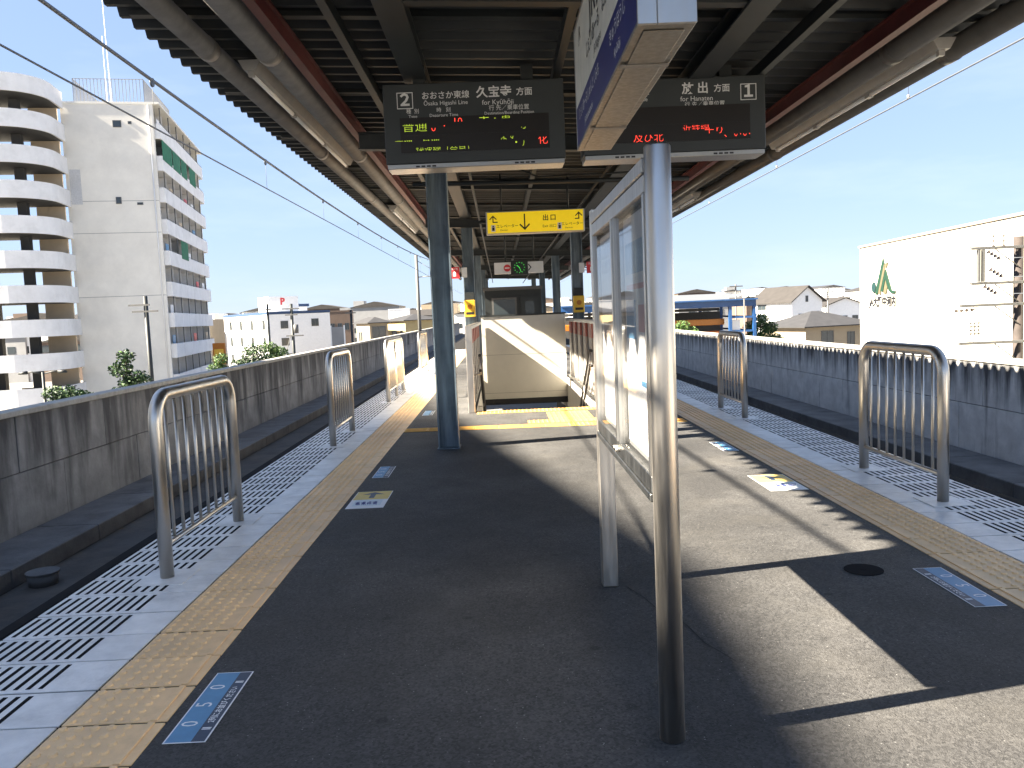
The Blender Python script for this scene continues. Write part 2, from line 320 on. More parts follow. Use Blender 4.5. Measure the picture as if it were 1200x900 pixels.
tl = struct(MB().box(XL0+.001, XL1-.001, Y0, Y1, -.0345, -.006).build('tactile_strip_left', MORTAR))
tr = struct(MB().box(XR0+.001, XR1-.001, Y0, Y1, -.0345, -.006).build('tactile_strip_right', MORTAR))
tmL, tmR = tile_mesh(XL1-XL0), tile_mesh(XR1-XR0)
for i in range(-9, 110):
    y = JY+.15+.3*i
    inst('tactile_tile', tmL, tl, ((XL0+XL1)/2, y+random.uniform(-.001, .001), random.uniform(-.0012, .0012)))
    inst('tactile_tile', tmR, tr, ((XR0+XR1)/2, y+.07, random.uniform(-.0012, .0012)), R_(180))
# --- edge slabs with black grip strips
el = struct(MB().box(EL+.001, XL0-.001, Y0, Y1, -.0345, -.006).build('platform_edge_left', MORTAR))
er = struct(MB().box(XR1+.001, ER-.001, Y0, Y1, -.0345, -.006).build('platform_edge_right', MORTAR))
def slab_mesh(W): return MB().box(-W/2+.004, W/2-.004, -.1435, .1435, -.0055, .0015, bev=.002).mesh('edge_slab', SLAB)
smL, smR = slab_mesh(XL0-EL), slab_mesh(ER-XR1)
strip = MB().box(-.0095, .0095, -.118, .118, -.002, .0008).mesh('grip_strip', RUBBER)
fl, fr = MB(), MB()
for i in range(-9, 110):
    for sgn, par, me, cx, far, off, near in ((-1, el, smL, (EL+XL0)/2, fl, 0, 26), (1, er, smR, (ER+XR1)/2, fr, .07, 25)):
        y = JY+.15+.3*i+off
        s_ = inst('edge_slab', me, par, (cx, y, random.uniform(-.001, .001)))
        for k in range(10):
            x = cx+sgn*(.335-.051*k); 
            if -2 <= i < near: inst('grip_strip', strip, s_, (x-cx, 0, .002))
            elif i >= near: far.box(x-.0095, x+.0095, y-.118, y+.118, .0005, .0028)
stuff(fl.build('grip_strips', RUBBER, el)); stuff(fr.build('grip_strips', RUBBER, er))
# --- cross tactile guide line and the stair-top warning rows
guide = struct(MB().box(-1.285, 2.34, 10.46, 10.80, -.02, .0006).build('tactile_crossing', MORTAR))
def bar_tile(n=4):
    mb = MB().box(-.148, .148, -.148, .148, -.002, .004, bev=.001)
    for i in range(n): mb.box(-.135, .135, -.105+.07*i-.012, -.105+.07*i+.012, .0035, .009, bev=.002)
    return mb.mesh('guide_tile', TACT2)
def stud_tile():
    mb = MB().box(-.148, .148, -.148, .148, -.002, .004, bev=.001)
    for i in range(5):
        for j in range(5): stud(mb, -.12+.06*i, -.12+.06*j, .004, .012, .0055)
    return mb.mesh('warning_tile', TACT2)
bt, st = bar_tile(), stud_tile()
for i in range(12):
    x = -1.137+.3*i; o = (1 if .7 < x < 1.2 else 0)
    inst('warning_tile' if o else 'guide_tile', st if o else bt, guide, (x, 10.63-.012*i, .002))
for j in range(4):
    for x in (.763, 1.063): inst('guide_tile', bt, guide, (x, 10.90+.3*j, .002), R_(90))
for x in (.463, 1.363): inst('warning_tile', st, guide, (x, 10.93, .002))
for i in range(6): inst('warning_tile', st, guide, (-.25+.3*i, 12.22, .002))
# --- trackbeds, troughs, rails, side walls
WL, WR = -6.35, 7.72
for side, e, wx, sg in (('left', EL, WL, -1), ('right', ER, WR, 1)):
    a, b = sorted((e-sg*1.1, wx+sg*.3))
    struct(MB().box(a, b, -10, 130, -2.2, -1.35).build('track_bed_'+side, TRACK))
    a, b = sorted((wx-sg*.85, wx))
    cab = struct(MB().build('cable_trough_'+side, CONC2))
    lid = MB().box(a+.004, b-.004, -.995, .995, -1.349, -1.13, bev=.012).mesh('trough_lid', CONC2)
    for i in range(44): inst('trough_lid', lid, cab, (0, -6+2*i, 0))
    tk = struct(MB().build('railway_track_'+side, TRACK))
    for cx in (e+sg*1.42,):
        for dx in (-.566, .566):
            x = cx+dx
            MB().prism([(x-.064,-1.349),(x+.064,-1.349),(x+.064,-1.33),(x+.01,-1.315),(x+.01,-1.235),(x+.033,-1.225),(x+.033,-1.19),(x-.033,-1.19),(x-.033,-1.225),(x-.01,-1.235),(x-.01,-1.315),(x-.064,-1.33)], 'y', -10, 130).build('rail', RAILM, tk)
# side walls: two courses of precast panels, thin open joints, coping
def side_wall(name, label, wx, sg, top, per, skew, CONC):
    t = thing(name, label, 'wall', (wx, 0, 0))
    a, b = sorted((sg*.02, sg*.22)); z0, zm = -1.12, -.36
    MB().box(min(sg*.05, sg*.2), max(sg*.05, sg*.2), -9.9, 129.9, -1.3, top-.05).build('core', DARKIN, t)
    for (p, q) in ((z0-.2, zm-.006), (zm+.006, top-.08)):
        pm = MB().box(a, b, -per/2+.006, per/2-.006, p, q, bev=.006).mesh('wall_panel', CONC)
        n = int(64/per); 
        for i in range(n): inst('wall_panel', pm, t, (sg*random.uniform(-.004, .004), -6+per*(i+.5)+(skew if p < -.5 else 0), 0))
        MB().box(a+.003, b-.003, -6+per*n+skew, 130, p, q).build('far_panels', CONC, t)
    cp = MB().box(min(-sg*.01, sg*.25), max(-sg*.01, sg*.25), -2.995, 2.995, top-.079, top, bev=.01).mesh('coping', COPE)
    for i in range(23): inst('coping', cp, t, (0, -6+6*i, 0))
    return t
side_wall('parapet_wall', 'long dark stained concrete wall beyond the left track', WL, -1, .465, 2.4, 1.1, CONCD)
side_wall('parapet_wall', 'long concrete wall beyond the right track with scalloped sunlight along its top', WR, 1, .432, 2.4, .7, CONC)
# drain on the left trackbed
dr = thing('drain_pot', 'round pale drain cover on the dark left trackbed', 'drain', (-5.24, 9.14, -1.349))
MB().tube([(0,0,0),(0,0,.13)], [.15,.165], 20).build('collar', CONC2, dr); MB().tube([(0,0,.131),(0,0,.15)], .175, 20).build('lid', CONC2, dr)

# ================================================================== CANOPY
CY0, CY1 = 1.5, 47.0
can = thing('platform_canopy', 'dark folded-metal canopy roof with red beams covering the whole platform', 'canopy')
def dz(x): return 3.66 + (x+2.6)*(3.40-3.66)/6.25          # underside of the deck, falling slightly to the right
XE0, XE1 = -2.60, 3.66
pr = []; per = .23; y = CY0
while y < CY1:
    pr += [(y, 0), (y+.045, 0), (y+.085, .068), (y+.19, .068)]; y += per
pr.append((y, 0)); dk = MB(); vs = []
for x in (XE0, XE1):
    for yy, h in pr: vs.append((x, yy, dz(x)+h))
n = len(pr)
for x in (XE0, XE1):
    for yy, h in pr: vs.append((x, yy, dz(x)+h+.006))
fs = []
for i in range(n-1):
    fs += [(i, i+1, n+i+1, n+i), (2*n+i, 3*n+i, 3*n+i+1, 2*n+i+1), (i, 2*n+i, 2*n+i+1, i+1), (n+i, n+i+1, 3*n+i+1, 3*n+i)]
dk.add(vs, fs); dk.build('roof_deck', DECK, can)
def hbeam_y(mb, x, zt, h, wd, y0, y1, t=.014):
    mb.box(x-wd/2, x+wd/2, y0, y1, zt-t, zt); mb.box(x-wd/2, x+wd/2, y0, y1, zt-h, zt-h+t); mb.box(x-t/2, x+t/2, y0, y1, zt-h+t, zt-t)
def hbeam_x(mb, y, zt, h, wd, x0, x1, t=.014):
    def bz(a, b, y0, y1):
        v = [(x0,y0,a+sx*0),(x1,y0,a),(x1,y1,a),(x0,y1,a),(x0,y0,b),(x1,y0,b),(x1,y1,b),(x0,y1,b)]
        for i, p in enumerate(v): v[i] = (p[0], p[1], p[2]+dz(p[0])-dz(.5))
        mb.add(v, [(0,3,2,1),(4,5,6,7),(0,1,5,4),(1,2,6,5),(2,3,7,6),(3,0,4,7)])
    sx = 0
    bz(zt-t, zt, y-wd/2, y+wd/2); bz(zt-h, zt-h+t, y-wd/2, y+wd/2); bz(zt-h+t, zt-t, y-t/2, y+t/2)
LBX = (-.62, 1.74)
for x in LBX:
    mb = MB(); hbeam_y(mb, x, dz(x)-.034, .13, .19, CY0, CY1); mb.build('longitudinal_beam', BEAMP, can)
for x, h in ((-1.46, .15), (2.83, .13)):
    mb = MB(); hbeam_y(mb, x, dz(x)-.034, h, .07, CY0, CY1, .012); mb.build('fascia_beam', REDP, can)
for x in (-1.05, .56, 2.25):
    mb = MB().box(x-.03, x+.03, CY0, CY1, dz(x)-.13, dz(x)-.034); mb.build('purlin', DARKP, can)
# purlins under the deck ribs
PUR = MB().box(0, 1, -.03, .03, -.033, -.001)
for i in range(23):
    y = CY0+.5+2*i; a, b = XE0+.12, XE1-.12
    MB().add([(a,y-.03,dz(a)-.033),(b,y-.03,dz(b)-.033),(b,y+.03,dz(b)-.033),(a,y+.03,dz(a)-.033),(a,y-.03,dz(a)-.001),(b,y-.03,dz(b)-.001),(b,y+.03,dz(b)-.001),(a,y+.03,dz(a)-.001)],
             [(0,3,2,1),(4,5,6,7),(0,1,5,4),(1,2,6,5),(2,3,7,6),(3,0,4,7)]).build('deck_rib', DARKP, can)
COLY = (1.1-9.0+.0, 9.1, 17.1, 25.1, 33.1, 41.1)
for y in COLY[1:]+(1.9, 5.4, 13.2, 21.2, 29.2, 37.2):
    mb = MB(); hbeam_x(mb, y, dz(.5)-.166, .18, .12, -1.43, 2.8) if y in COLY else hbeam_x(mb, y, dz(.5)-.035, .12, .09, LBX[0]+.1, LBX[1]-.1); mb.build('cross_beam', BEAMP, can)
def hcol(x, y, top):
    mb = MB()
    for s in (-1, 1): mb.box(x+s*.105-.007, x+s*.105+.007, y-.1, y+.1, .012, top)
    mb.box(x-.098, x+.098, y-.006, y+.006, .012, top)
    c = mb.build('column', COLM, can); MB().box(x-.125, x+.125, y-.125, y+.125, .001, .012).build('base_plate', COLM, c)
    return c
for y in COLY[1:]:
    if y < 12 or y > 20:
        for x in LBX: hcol(x, y, dz(x)-.3475)
    else:
        for x in (-.60, 1.62): hcol(x, y, dz(x)-.3475)
# gutters and conduits along both eaves
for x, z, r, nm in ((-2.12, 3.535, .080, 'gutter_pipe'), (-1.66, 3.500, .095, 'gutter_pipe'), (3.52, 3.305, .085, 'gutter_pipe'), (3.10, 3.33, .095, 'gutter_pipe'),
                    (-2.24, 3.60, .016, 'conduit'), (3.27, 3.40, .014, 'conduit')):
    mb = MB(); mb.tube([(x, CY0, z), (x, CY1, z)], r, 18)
    pm_ = PIPEP if x < 0 else mat('pipe_grey_shaded', (.085, .082, .076), .55, var=.18, scale=6); p_ = mb.build(nm, pm_, can)  # right-hand pipes: same grey painted darker, shade put into the colour
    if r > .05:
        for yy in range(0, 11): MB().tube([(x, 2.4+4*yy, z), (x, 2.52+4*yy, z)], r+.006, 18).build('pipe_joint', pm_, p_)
hg = MB().box(-.012, .012, -.02, .02, 0, .16).mesh('pipe_hanger', DARKP)
for x in (-2.12, -1.66, 3.52, 3.10):
    for i in range(12): inst('pipe_hanger', hg, can, (x, 1.8+4*i, dz(x)-.155))
# thin conduits running under the roof
for pts, r in (([(-.3, 8, 3.2), (-.3, 11, 3.2), (-.3, 46, 3.2)], .018), ([(.2, 10.3, 3.25), (.55, 10.3, 3.1), (2.0, 10.3, 3.12)], .012),
               ([(-1.0, 10.35, 3.08), (2.4, 10.35, 3.02)], .03), ([(-.3, 15.0, 3.1), (1.7, 15.0, 3.05)], .03), ([(1.35, 8, 3.12), (1.35, 46, 3.12)], .02)):
    MB().tube(pts, r, 8).build('conduit', DARKP, can)
# fluorescent fixtures (not lit)
def fixture(x, y, L, z, label):
    t = thing('ceiling_light', label, 'light fixture', (x, y, z), group='tube lights along the eaves')
    MB().prism([(-.09, .10), (.09, .10), (.045, .02), (-.045, .02)], 'y', -L/2, L/2).build('housing', FIXT, t)
    nseg = 3
    for i in range(nseg):
        a = -L/2+.05+(L-.1)/nseg*i; b = a+(L-.1)/nseg-.04
        MB().tube([(0, a, 0), (0, b, 0)], .018, 10).build('tube', WHITE, t)
        for q in (a, b): MB().box(-.022, .022, q-.02, q+.02, -.02, .0195).build('socket', FIXT, t)
    for q in (-L/2+.3, L/2-.3): MB().box(-.02, .02, q-.02, q+.02, .1005, dz(x)-z-.001).build('bracket', DARKP, t)
for x, y, L, lb in ((-1.89, 8.85, 4.2, 'long unlit tube light between grey pipes under the left eave, nearest the camera'), (-1.89, 17.6, 4.2, 'unlit tube light between pipes of left eave beyond the first column'), (-1.89, 26.5, 4.2, 'most distant small tube light under the left eave'),
                    (3.31, 8.0, 3.7, 'long unlit tube light between grey pipes under the right eave, nearest the camera'), (3.31, 15.6, 3.7, 'unlit tube light far along the right eave above the blue frame'), (3.31, 24.0, 3.7, 'most distant small tube light under the right eave')):
    fixture(x, y, L, dz(x)-.2, lb)

# ================================================================== STATION FURNITURE
# --- platform edge fences
def fence(x, y0, span, n_mid, label):
    t = thing('platform_fence', label, 'fence', (x, y0, .0015), group='stainless fences along the platform edges')
    H, r, rb = 1.10, .039, .16
    pts = [(0, 0, .003), (0, 0, H-rb-r)] + [(0, rb-rb*math.cos(R_(a)), H-r-rb+rb*math.sin(R_(a))) for a in range(15, 91, 15)]
    pts += [(0, span-rb+rb*math.sin(R_(a)), H-r-rb+rb*math.cos(R_(a))) for a in range(0, 91, 15)] + [(0, span, .003)]
    MB().tube(pts, r, 16).build('post_frame', STEEL, t)
    MB().tube([(0, r-.004, .19), (0, span-r+.004, .19)], .017, 10).build('bottom_rail', STEEL, t)
    nb = int(round(span/.145))-1; 
    for i in range(nb):
        yy = span*(i+1)/(nb+1); d = min(yy, span-yy)
        top = H-2*r+.004 if d > rb else H-r-rb+math.sqrt(max(0, rb**2-(rb-d)**2))-r+.002
        MB().tube([(0, yy, .19), (0, yy, top)], .011, 8).build('bar', STEEL, t)
    for yy in [0, span]+[span*(k+1)/(n_mid+1) for k in range(n_mid)]:
        p = MB().box(-.14, .14, yy-.15, yy+.15, .0002, .0045, bev=.001).build('base_plate', SLAB, t)
        if 0 < yy < span: MB().tube([(0, yy, .005), (0, yy, H-2*r+.004)], .03, 12).build('post', STEEL, t)
for x, y, s, nm, lb in ((-2.0, 4.74, 1.32, 0, 'stainless steel barred fence on left platform edge, largest and nearest the camera'),
                        (-2.0, 9.57, 1.25, 0, 'second stainless barred fence along the left platform edge'),
                        (-2.0, 14.39, 2.23, 1, 'wide stainless fence with a middle post, third along the left edge'),
                        (-2.0, 20.26, 1.9, 0, 'fourth stainless fence on the left edge, just left of the blue-grey column'),
                        (-2.0, 26.0, 1.9, 0, 'far stainless fence on left edge half hidden by the blue-grey column'),
                        (-2.0, 32.0, 1.9, 0, 'most distant stainless fence of the left platform edge'),
                        (3.065, 5.70, 1.27, 0, 'stainless barred fence on right platform edge, in front of the white building'),
                        (3.065, 10.43, 1.15, 0, 'smaller stainless barred fence on right platform edge, below the blue frame')):
    fence(x, y, s, nm, lb)

# --- notice board with two glazed cases
nb = thing('notice_board', 'stainless notice board on two posts standing in the middle of the platform', 'notice board', (.52, 2.67, 0))
L_ = 1.59
MB().tube([(0, 0, .002), (0, 0, 1.955), (0, 0, 1.963)], [.0425, .0425, .036], 24).build('post', STEEL, nb)
MB().box(-.04, .04, L_-.04, L_+.04, .002, 1.955, bev=.004).build('post', STEEL, nb)
BX0, BX1 = -.045, .045; zb, zt = .80, 1.93; ya, yb, ym = .043, L_-.042, .80
MB().box(BX0, BX1, ya, yb, zb, zb+.028, bev=.003).box(BX0+.006, BX1-.006, ya, yb, zb+.029, zb+.088, bev=.003).build('bottom_rail', brushed('dark_aluminium', (.16, .165, .165), .3, .5), nb)
MB().box(BX0, BX1, ya, yb, zt-.05, zt, bev=.004).box(BX0+.005, BX1-.005, ya, yb, zt-.112, zt-.052, bev=.004).build('top_rail', ALU, nb)
MB().box(.0, .02, ya, yb, zb+.089, zt-.113).build('back_panel', GREYW, nb)
for (p, q) in ((ya, ym-.022), (ym+.022, yb)):
    for a_, b_ in ((p+.0005, p+.03), (q-.03, q-.0005)): MB().box(BX0+.004, -.001, a_, b_, zb+.0885, zt-.1125).build('case_stile', ALU, nb)
    MB().box(-.030, -.026, p+.031, q-.031, zb+.089, zt-.113).build('glass_pane', GLASS, nb)
    ps = MB().box(-.004, -.001, p+.05, q-.05, zb+.11, zt-.13).build('poster', PWHITE, nb)
    yy0, yy1 = p+.05, q-.05; W = yy1-yy0
    def bar(a, b, z0, z1, mt): MB().box(-.0056, -.0042, yy1-W*b, yy1-W*a, z0, z1).build('print', mt, ps)
    if p < .5:
        bar(.06, .94, 1.58, 1.70, mat('sky_reflection', (.42, .55, .66), .5)); bar(.08, .9, 1.52, 1.54, mat('poster_pink', (.75, .45, .42), .5)); bar(.55, .82, 1.16, 1.18, SBLUE); bar(.04, .96, 1.06, 1.066, PGREY)  # pale blue top bar paints in the sky reflected by the glass
        bar(.05, .4, 1.33, 1.48, mat('poster_blue', (.16, .38, .62), .5)); bar(.5, .95, 1.36, 1.46, mat('poster_pink', (.75, .45, .42), .5))
    else:
        bar(.06, .94, 1.62, 1.68, PGREY); bar(.04, .96, 1.02, 1.026, PGREY); bar(.06, .9, 1.3, 1.42, mat('poster_peach', (.75, .58, .45), .5)); bar(.1, .5, 1.18, 1.2, PGREY)
    for i in range(14):
        zz = .94+.0085*i
        if (i % 4) != 3: bar(.06, random.uniform(.5, .95), zz, zz+.0018, PGREY)
MB().box(BX0-.002, .0, ym-.021, ym+.021, zb+.0885, zt-.1125, bev=.004).build('mullion', ALU, nb)
for d in (-.03, .03): MB().tube([(BX0+.006, ym+d, zb+.06), (BX0-.014, ym+d, zb+.06)], .011, 12).build('lock', STEEL, nb)

# --- hanging station name sign (seen from below, end on)
ns = thing('station_name_sign', 'hanging station name sign with blue band, end-on above the notice board', 'sign', (.60, 2.85, 2.40))
nl = 2.12
MB().box(-.085, .085, .004, nl-.004, .004, .65).build('lamp_box', PWHITE, ns)
MB().box(-.1, .1, 0, nl, -.012, .0035, bev=.003).box(-.07, .07, .05, nl-.05, -.018, -.0125, bev=.002).build('bottom_cover', brushed('sign_underside', (.26, .245, .22), .35, .55), ns)
for yy in (.42, 1.5): MB().box(-.094, .094, yy, yy+.035, -.0225, -.0185).build('cover_clip', PIPEP, ns)
for y0, y1 in ((-.012, .0035), (nl-.0035, nl+.012)): MB().box(-.1, -.034, y0, y1, -.012, .67, bev=.002).box(-.033, .1, y0, y1, -.012, .67, bev=.002).build('end_cap', ALU, ns)
MB().box(-.1, .1, .004, nl-.004, .651, .67).build('top_cover', ALU, ns)
for s in (-1, 1):
    MB().box(min(s*.0855, s*.098), max(s*.0855, s*.098), .004, nl-.004, .004, .22).build('blue_band', NAVY, ns)
    MB().box(min(s*.0855, s*.097), max(s*.0855, s*.097), .004, nl-.004, .2205, .65).build('white_panel', mat('sign_cream', (.78, .76, .66), .4), ns)
def nst(body, y, z, size, mt, **k): text(ns, body, (-.0995, nl-y, z), size, mt, rot=LEFTF, **k)
nst('JR', .30, .555, .10, BLACK, bold=.015); nst('JR長瀬', 1.17, .53, .26, BLACK, bold=.022, space=1.12)
nst('じぇいあーる　ながせ', 1.05, .365, .092, BLACK, bold=.012); nst('JR-Nagase', 1.05, .275, .065, BLACK)
nst('じぇいあーるしゅんとくみち', .62, .15, .072, PWHITE); nst('JR-Shuntokumichi', .62, .06, .052, PWHITE)
nst('きゅうほうじ', 1.66, .15, .072, PWHITE); nst('Kyūhōji', 1.66, .06, .052, PWHITE)
for yy in (.4, 1.7): MB().tube([(0, yy, .671), (0, yy, dz(.6)-2.4-.036)], .022, 12).build('hanger', DARKP, ns)

# --- two departure boards
def dep_board(x0, x1, z0, z1, label, num, left):
    W, H = x1-x0, z1-z0; y = 7.0
    t = thing('departure_board', label, 'departure board', ((x0+x1)/2, y, z0), group='hanging departure boards')
    MB().box(-W/2, W/2, 0, .26, .028, H, bev=.006).build('housing', BOARDP, t)
    MB().box(-W/2+.012, W/2-.012, -.002, .255, -.012, .0275, bev=.004).build('bottom_tray', ALU, t)
    for a in (-.5, .32):
        for k in range(4): MB().box(a+.045*k, a+.045*k+.032, -.0035, -.0021, -.002, .012).build('vent', BLACK, t)
    sx0, sx1 = (-W/2+.13, W/2-.13)
    MB().box(sx0, sx1, -.004, -.0005, .115, .40).build('display_panel', mat('led_panel', (.010, .008, .007), .35, var=.1), t)
    MB().box(sx0, sx1, -.005, -.0041, .256, .259).build('panel_divider', BLACK, t)
    k = dict(); f = -.0045
    def T(b, x, z, s, m_=PGREY, **kk): text(t, b, (x, -.001, z), s, m_, **kk)
    def E(b, x, z, s, m_, band): text(t, b, (x, -.0055, z), s, m_, band=band, name='led_characters', bold=-.014)
    nx = -W/2+.18 if left else W/2-.14
    for (a, b, c, d) in ((-.066, .066, .06, .066), (-.066, .066, -.066, -.06), (-.066, -.06, -.06, .06), (.06, .066, -.06, .06)):
        MB().box(nx+a, nx+b, -.0025, -.0005, H-.135+c, H-.135+d).build('number_frame', PGREY, t)
    T(num, nx, H-.135, .125, bold=.035)
    o = 0 if left else -.17
    T('おおさか東線', -.23+o, H-.105, .066, bold=.012); T('Ōsaka Higashi Line', -.23+o, H-.165, .048)
    if left: T('久宝寺', .17, H-.095, .098, bold=.02); T('方面', .42, H-.10, .068, bold=.012); T('for Kyūhōji', .2, H-.175, .056)
    else: T('放 出', .18, H-.095, .098, bold=.02); T('方面', .40, H-.10, .068, bold=.012); T('for Hanaten', .19, H-.175, .056)
    if left: T('種  別', -W/2+.24, H-.225, .042); T('Type', -W/2+.24, H-.265, .036)
    T('時   刻', -.25+o, H-.222, .042); T('Departure Time', -.25+o, H-.262, .036)
    T('行 先／乗車位置', .29+o*.2, H-.222, .046); T('Destination/Boarding Position', .29+o*.2, H-.262, .034)
    if left:
        E('普通', sx0+.12, .325, .105, LED_Y, (-.4, .22)); E('0', -.34, .31, .085, LED_R, (-.4, .02)); E('.', -.25, .35, .1, LED_R, None)
        E('10', -.14, .355, .085, LED_R, (.0, .5)); E('大・東', .17, .36, .09, LED_Y, (.1, .34)); E('寺', .40, .31, .09, LED_Y, (-.45, -.2))
        E('普通　直通', -.48, .205, .075, LED_Y, (.05, .2)); E('快速線（奈良）', -.25, .135, .07, LED_Y, (-.05, .3)); E('ます', .27, .215, .07, LED_Y, (-.25, .1)); E('・）', .38, .165, .085, LED_Y, (-.3, .2))
        E('化', .56, .18, .085, LED_R, (-.5, .3))
    else:
        E('及び北', -.02-.2, .15, .085, LED_R, (-.5, .3)); E('、近鉄線', .14, .21, .075, LED_R, (-.1, .4)); E('千り', .33, .19, .085, LED_R, (-.25, .3)); E('、いい', .52, .16, .075, LED_R, (-.4, .0))
    for xx in (-.45, .45): MB().box(xx-.05, xx+.05, .06, .16, H+.0005, dz((x0+x1)/2+xx)-z0-.036).build('hanger', DARKP, t)
dep_board(-.885, .605, 2.69, 3.365, 'dark hanging departure board numbered 2, left of the name sign', '２', True)
dep_board(.755, 2.275, 2.70, 3.33, 'dark hanging departure board numbered 1, partly behind the name sign', '１', False)

# --- yellow exit sign
ex = thing('exit_sign', 'yellow hanging exit sign with black arrows above the stairs', 'sign', (.59, 12.5, 2.635))
MB().box(-.735, .735, .0, .16, 0, .34, bev=.006).build('housing', ALU, ex)
MB().box(-.715, .715, -.004, -.0005, .018, .322).build('face', YEL, ex)
def et(b, x, z, s, **k): text(ex, b, (x, -.005, z), s, BLACK, **k)
et('出口', .21, .215, .095, bold=.02, space=1.35); et('Exit 出口', .21, .095, .055)
et('エレベーター', -.42, .115, .055, bold=.01); et('Elevator', -.47, .06, .035); et('エレベーター', .55, .115, .055, bold=.01); et('Elevator', .5, .06, .035)
def stroke(parent, pts, wd, y, mt, name):
    mb = MB()
    for (a, b) in zip(pts[:-1], pts[1:]):
        a, b = Vector((a[0], 0, a[1])), Vector((b[0], 0, b[1])); d = (b-a).normalized(); nn = Vector((-d.z, 0, d.x))*wd/2; e = d*wd/2
        mb.add([a-nn-e+Vector((0, y, 0)), b-nn+e+Vector((0, y, 0)), b+nn+e+Vector((0, y, 0)), a+nn-e+Vector((0, y, 0))], [(0, 1, 2, 3)])
    return mb.build(name, mt, parent)
stroke(ex, [(-.16, .28), (-.16, .07)], .02, -.0052, BLACK, 'arrow_shaft'); stroke(ex, [(-.225, .13), (-.16, .065), (-.095, .13)], .022, -.0054, BLACK, 'arrow_head')
stroke(ex, [(-.57, .18), (-.63, .18), (-.63, .26)], .016, -.0052, BLACK, 'arrow_shaft'); stroke(ex, [(-.675, .225), (-.63, .27), (-.585, .225)], .016, -.0054, BLACK, 'arrow_head')
stroke(ex, [(.60, .19), (.65, .19), (.65, .27)], .016, -.0052, BLACK, 'arrow_shaft'); stroke(ex, [(.605, .235), (.65, .28), (.695, .235)], .016, -.0054, BLACK, 'arrow_head')
for x in (-.63, .36):
    p = MB().box(x-.032, x+.032, -.0052, -.0041, .04, .14).build('pictogram', PWHITE, ex)
    MB().box(x-.018, x+.018, -.0062, -.0053, .055, .105).box(x-.012, x+.012, -.0062, -.0053, .112, .13).build('pictogram_figure', BLACK, p)
for x in (-.5, .5): MB().tube([(x, .08, .34), (x, .08, dz(x)-2.635-.036)], .014, 8).build('hanger', DARKP, ex)

# --- clock with no-entry and side panels
ck = thing('platform_clock', 'green lit clock between two white panels hanging past the stairs', 'clock', (.47, 17.7, 2.30))
MB().box(-.19, .17, 0, .2, -.03, .27, bev=.004).build('clock_case', DARKP, ck)
face = MB(); 
for h in range(12):
    a = R_(30*h); r0, r1 = .098, .118
    for wd in (.011,):
        c_, s_ = math.sin(a), math.cos(a); px, pz = s_, -c_
        face.add([(-.01+c_*r0-px*wd/2, -.003, .12+s_*r0-pz*wd/2), (-.01+c_*r1-px*wd/2, -.003, .12+s_*r1-pz*wd/2), (-.01+c_*r1+px*wd/2, -.003, .12+s_*r1+pz*wd/2), (-.01+c_*r0+px*wd/2, -.003, .12+s_*r0+pz*wd/2)], [(0, 1, 2, 3)])
face.build('hour_marks', LED_G, ck)
stroke(ck, [(-.01, .12), (-.06, .165)], .012, -.003, LED_G, 'hour_hand'); stroke(ck, [(-.01, .12), (.02, .03)], .008, -.0034, LED_G, 'minute_hand')
pl = MB().box(-.545, -.1905, .03, .16, 0, .24, bev=.004).build('side_panel', WHITE, ck); MB().box(.1705, .50, .03, .16, 0, .24, bev=.004).build('side_panel', WHITE, ck)
nd = MB(); nd.add([(-.27+.075*math.cos(2*math.pi*i/24), .0265, .12+.075*math.sin(2*math.pi*i/24)) for i in range(24)], [tuple(range(24))]); nd.build('no_entry_disc', RED, pl)
MB().box(-.32, -.22, .0255, .0262, .108, .132).build('no_entry_bar', PWHITE, pl)
stroke(ck, [(.185, .06), (.235, .12), (.185, .18)], .02, .0285, BLACK, 'arrow_head')
for x in (-.3, .3): MB().tube([(x, .1, .242), (x, .1, dz(.47+x)-2.3-.036)], .014, 8).build('hanger', DARKP, ck)

# --- stairwell
stw = thing('stairwell', 'stairs going down with ribbed side parapets and a cream end wall', 'stairs', (0, HY0, 0))
D = HY1-HY0
for i in range(18): MB().box(HX0+.003, HX1-.003, .3*i+.002, .3*(i+1), -.17*(i+1)-.16, -.17*(i+1)).build('step', CONC2, stw)
MB().box(HX0-.1, HX0-.001, 0, D, -3.3, -.004).build('side_lining', CREAM, stw)
MB().box(HX1+.001, HX1+.1, 0, D, -3.3, -.004).build('side_lining', CREAM, stw)
ew = MB().box(HX0+.002, HX1-.002, D-.2, D-.05, -.56, 1.40).build('end_wall', CREAM, stw)
MB().box(HX0+.003, HX1-.003, D-.206, D-.2005, -.56, -.43).build('gap_shade_band', BLACK, ew)  # black band painted in for the dark opening below the wall
for z in (-.30, .55): MB().box(HX0+.004, HX1-.004, D-.2025, D-.2005, z, z+.006).build('panel_joint', PIPEP, ew)
MB().box(HX0-.02, HX1+.02, D-.22, D-.03, 1.401, 1.44).build('end_wall_cap', DARKP, stw)
SLAT = mat('parapet_slat', (.30, .28, .26), .5, var=.08); REDS = mat('parapet_red', (.33, .10, .08), .5, var=.1)
sl_ = MB().box(-.02, .02, -.22, .22, .0, .93).box(-.02, .02, -.22, .22, .93, 1.17, 1).mesh('slat', [SLAT, REDS])
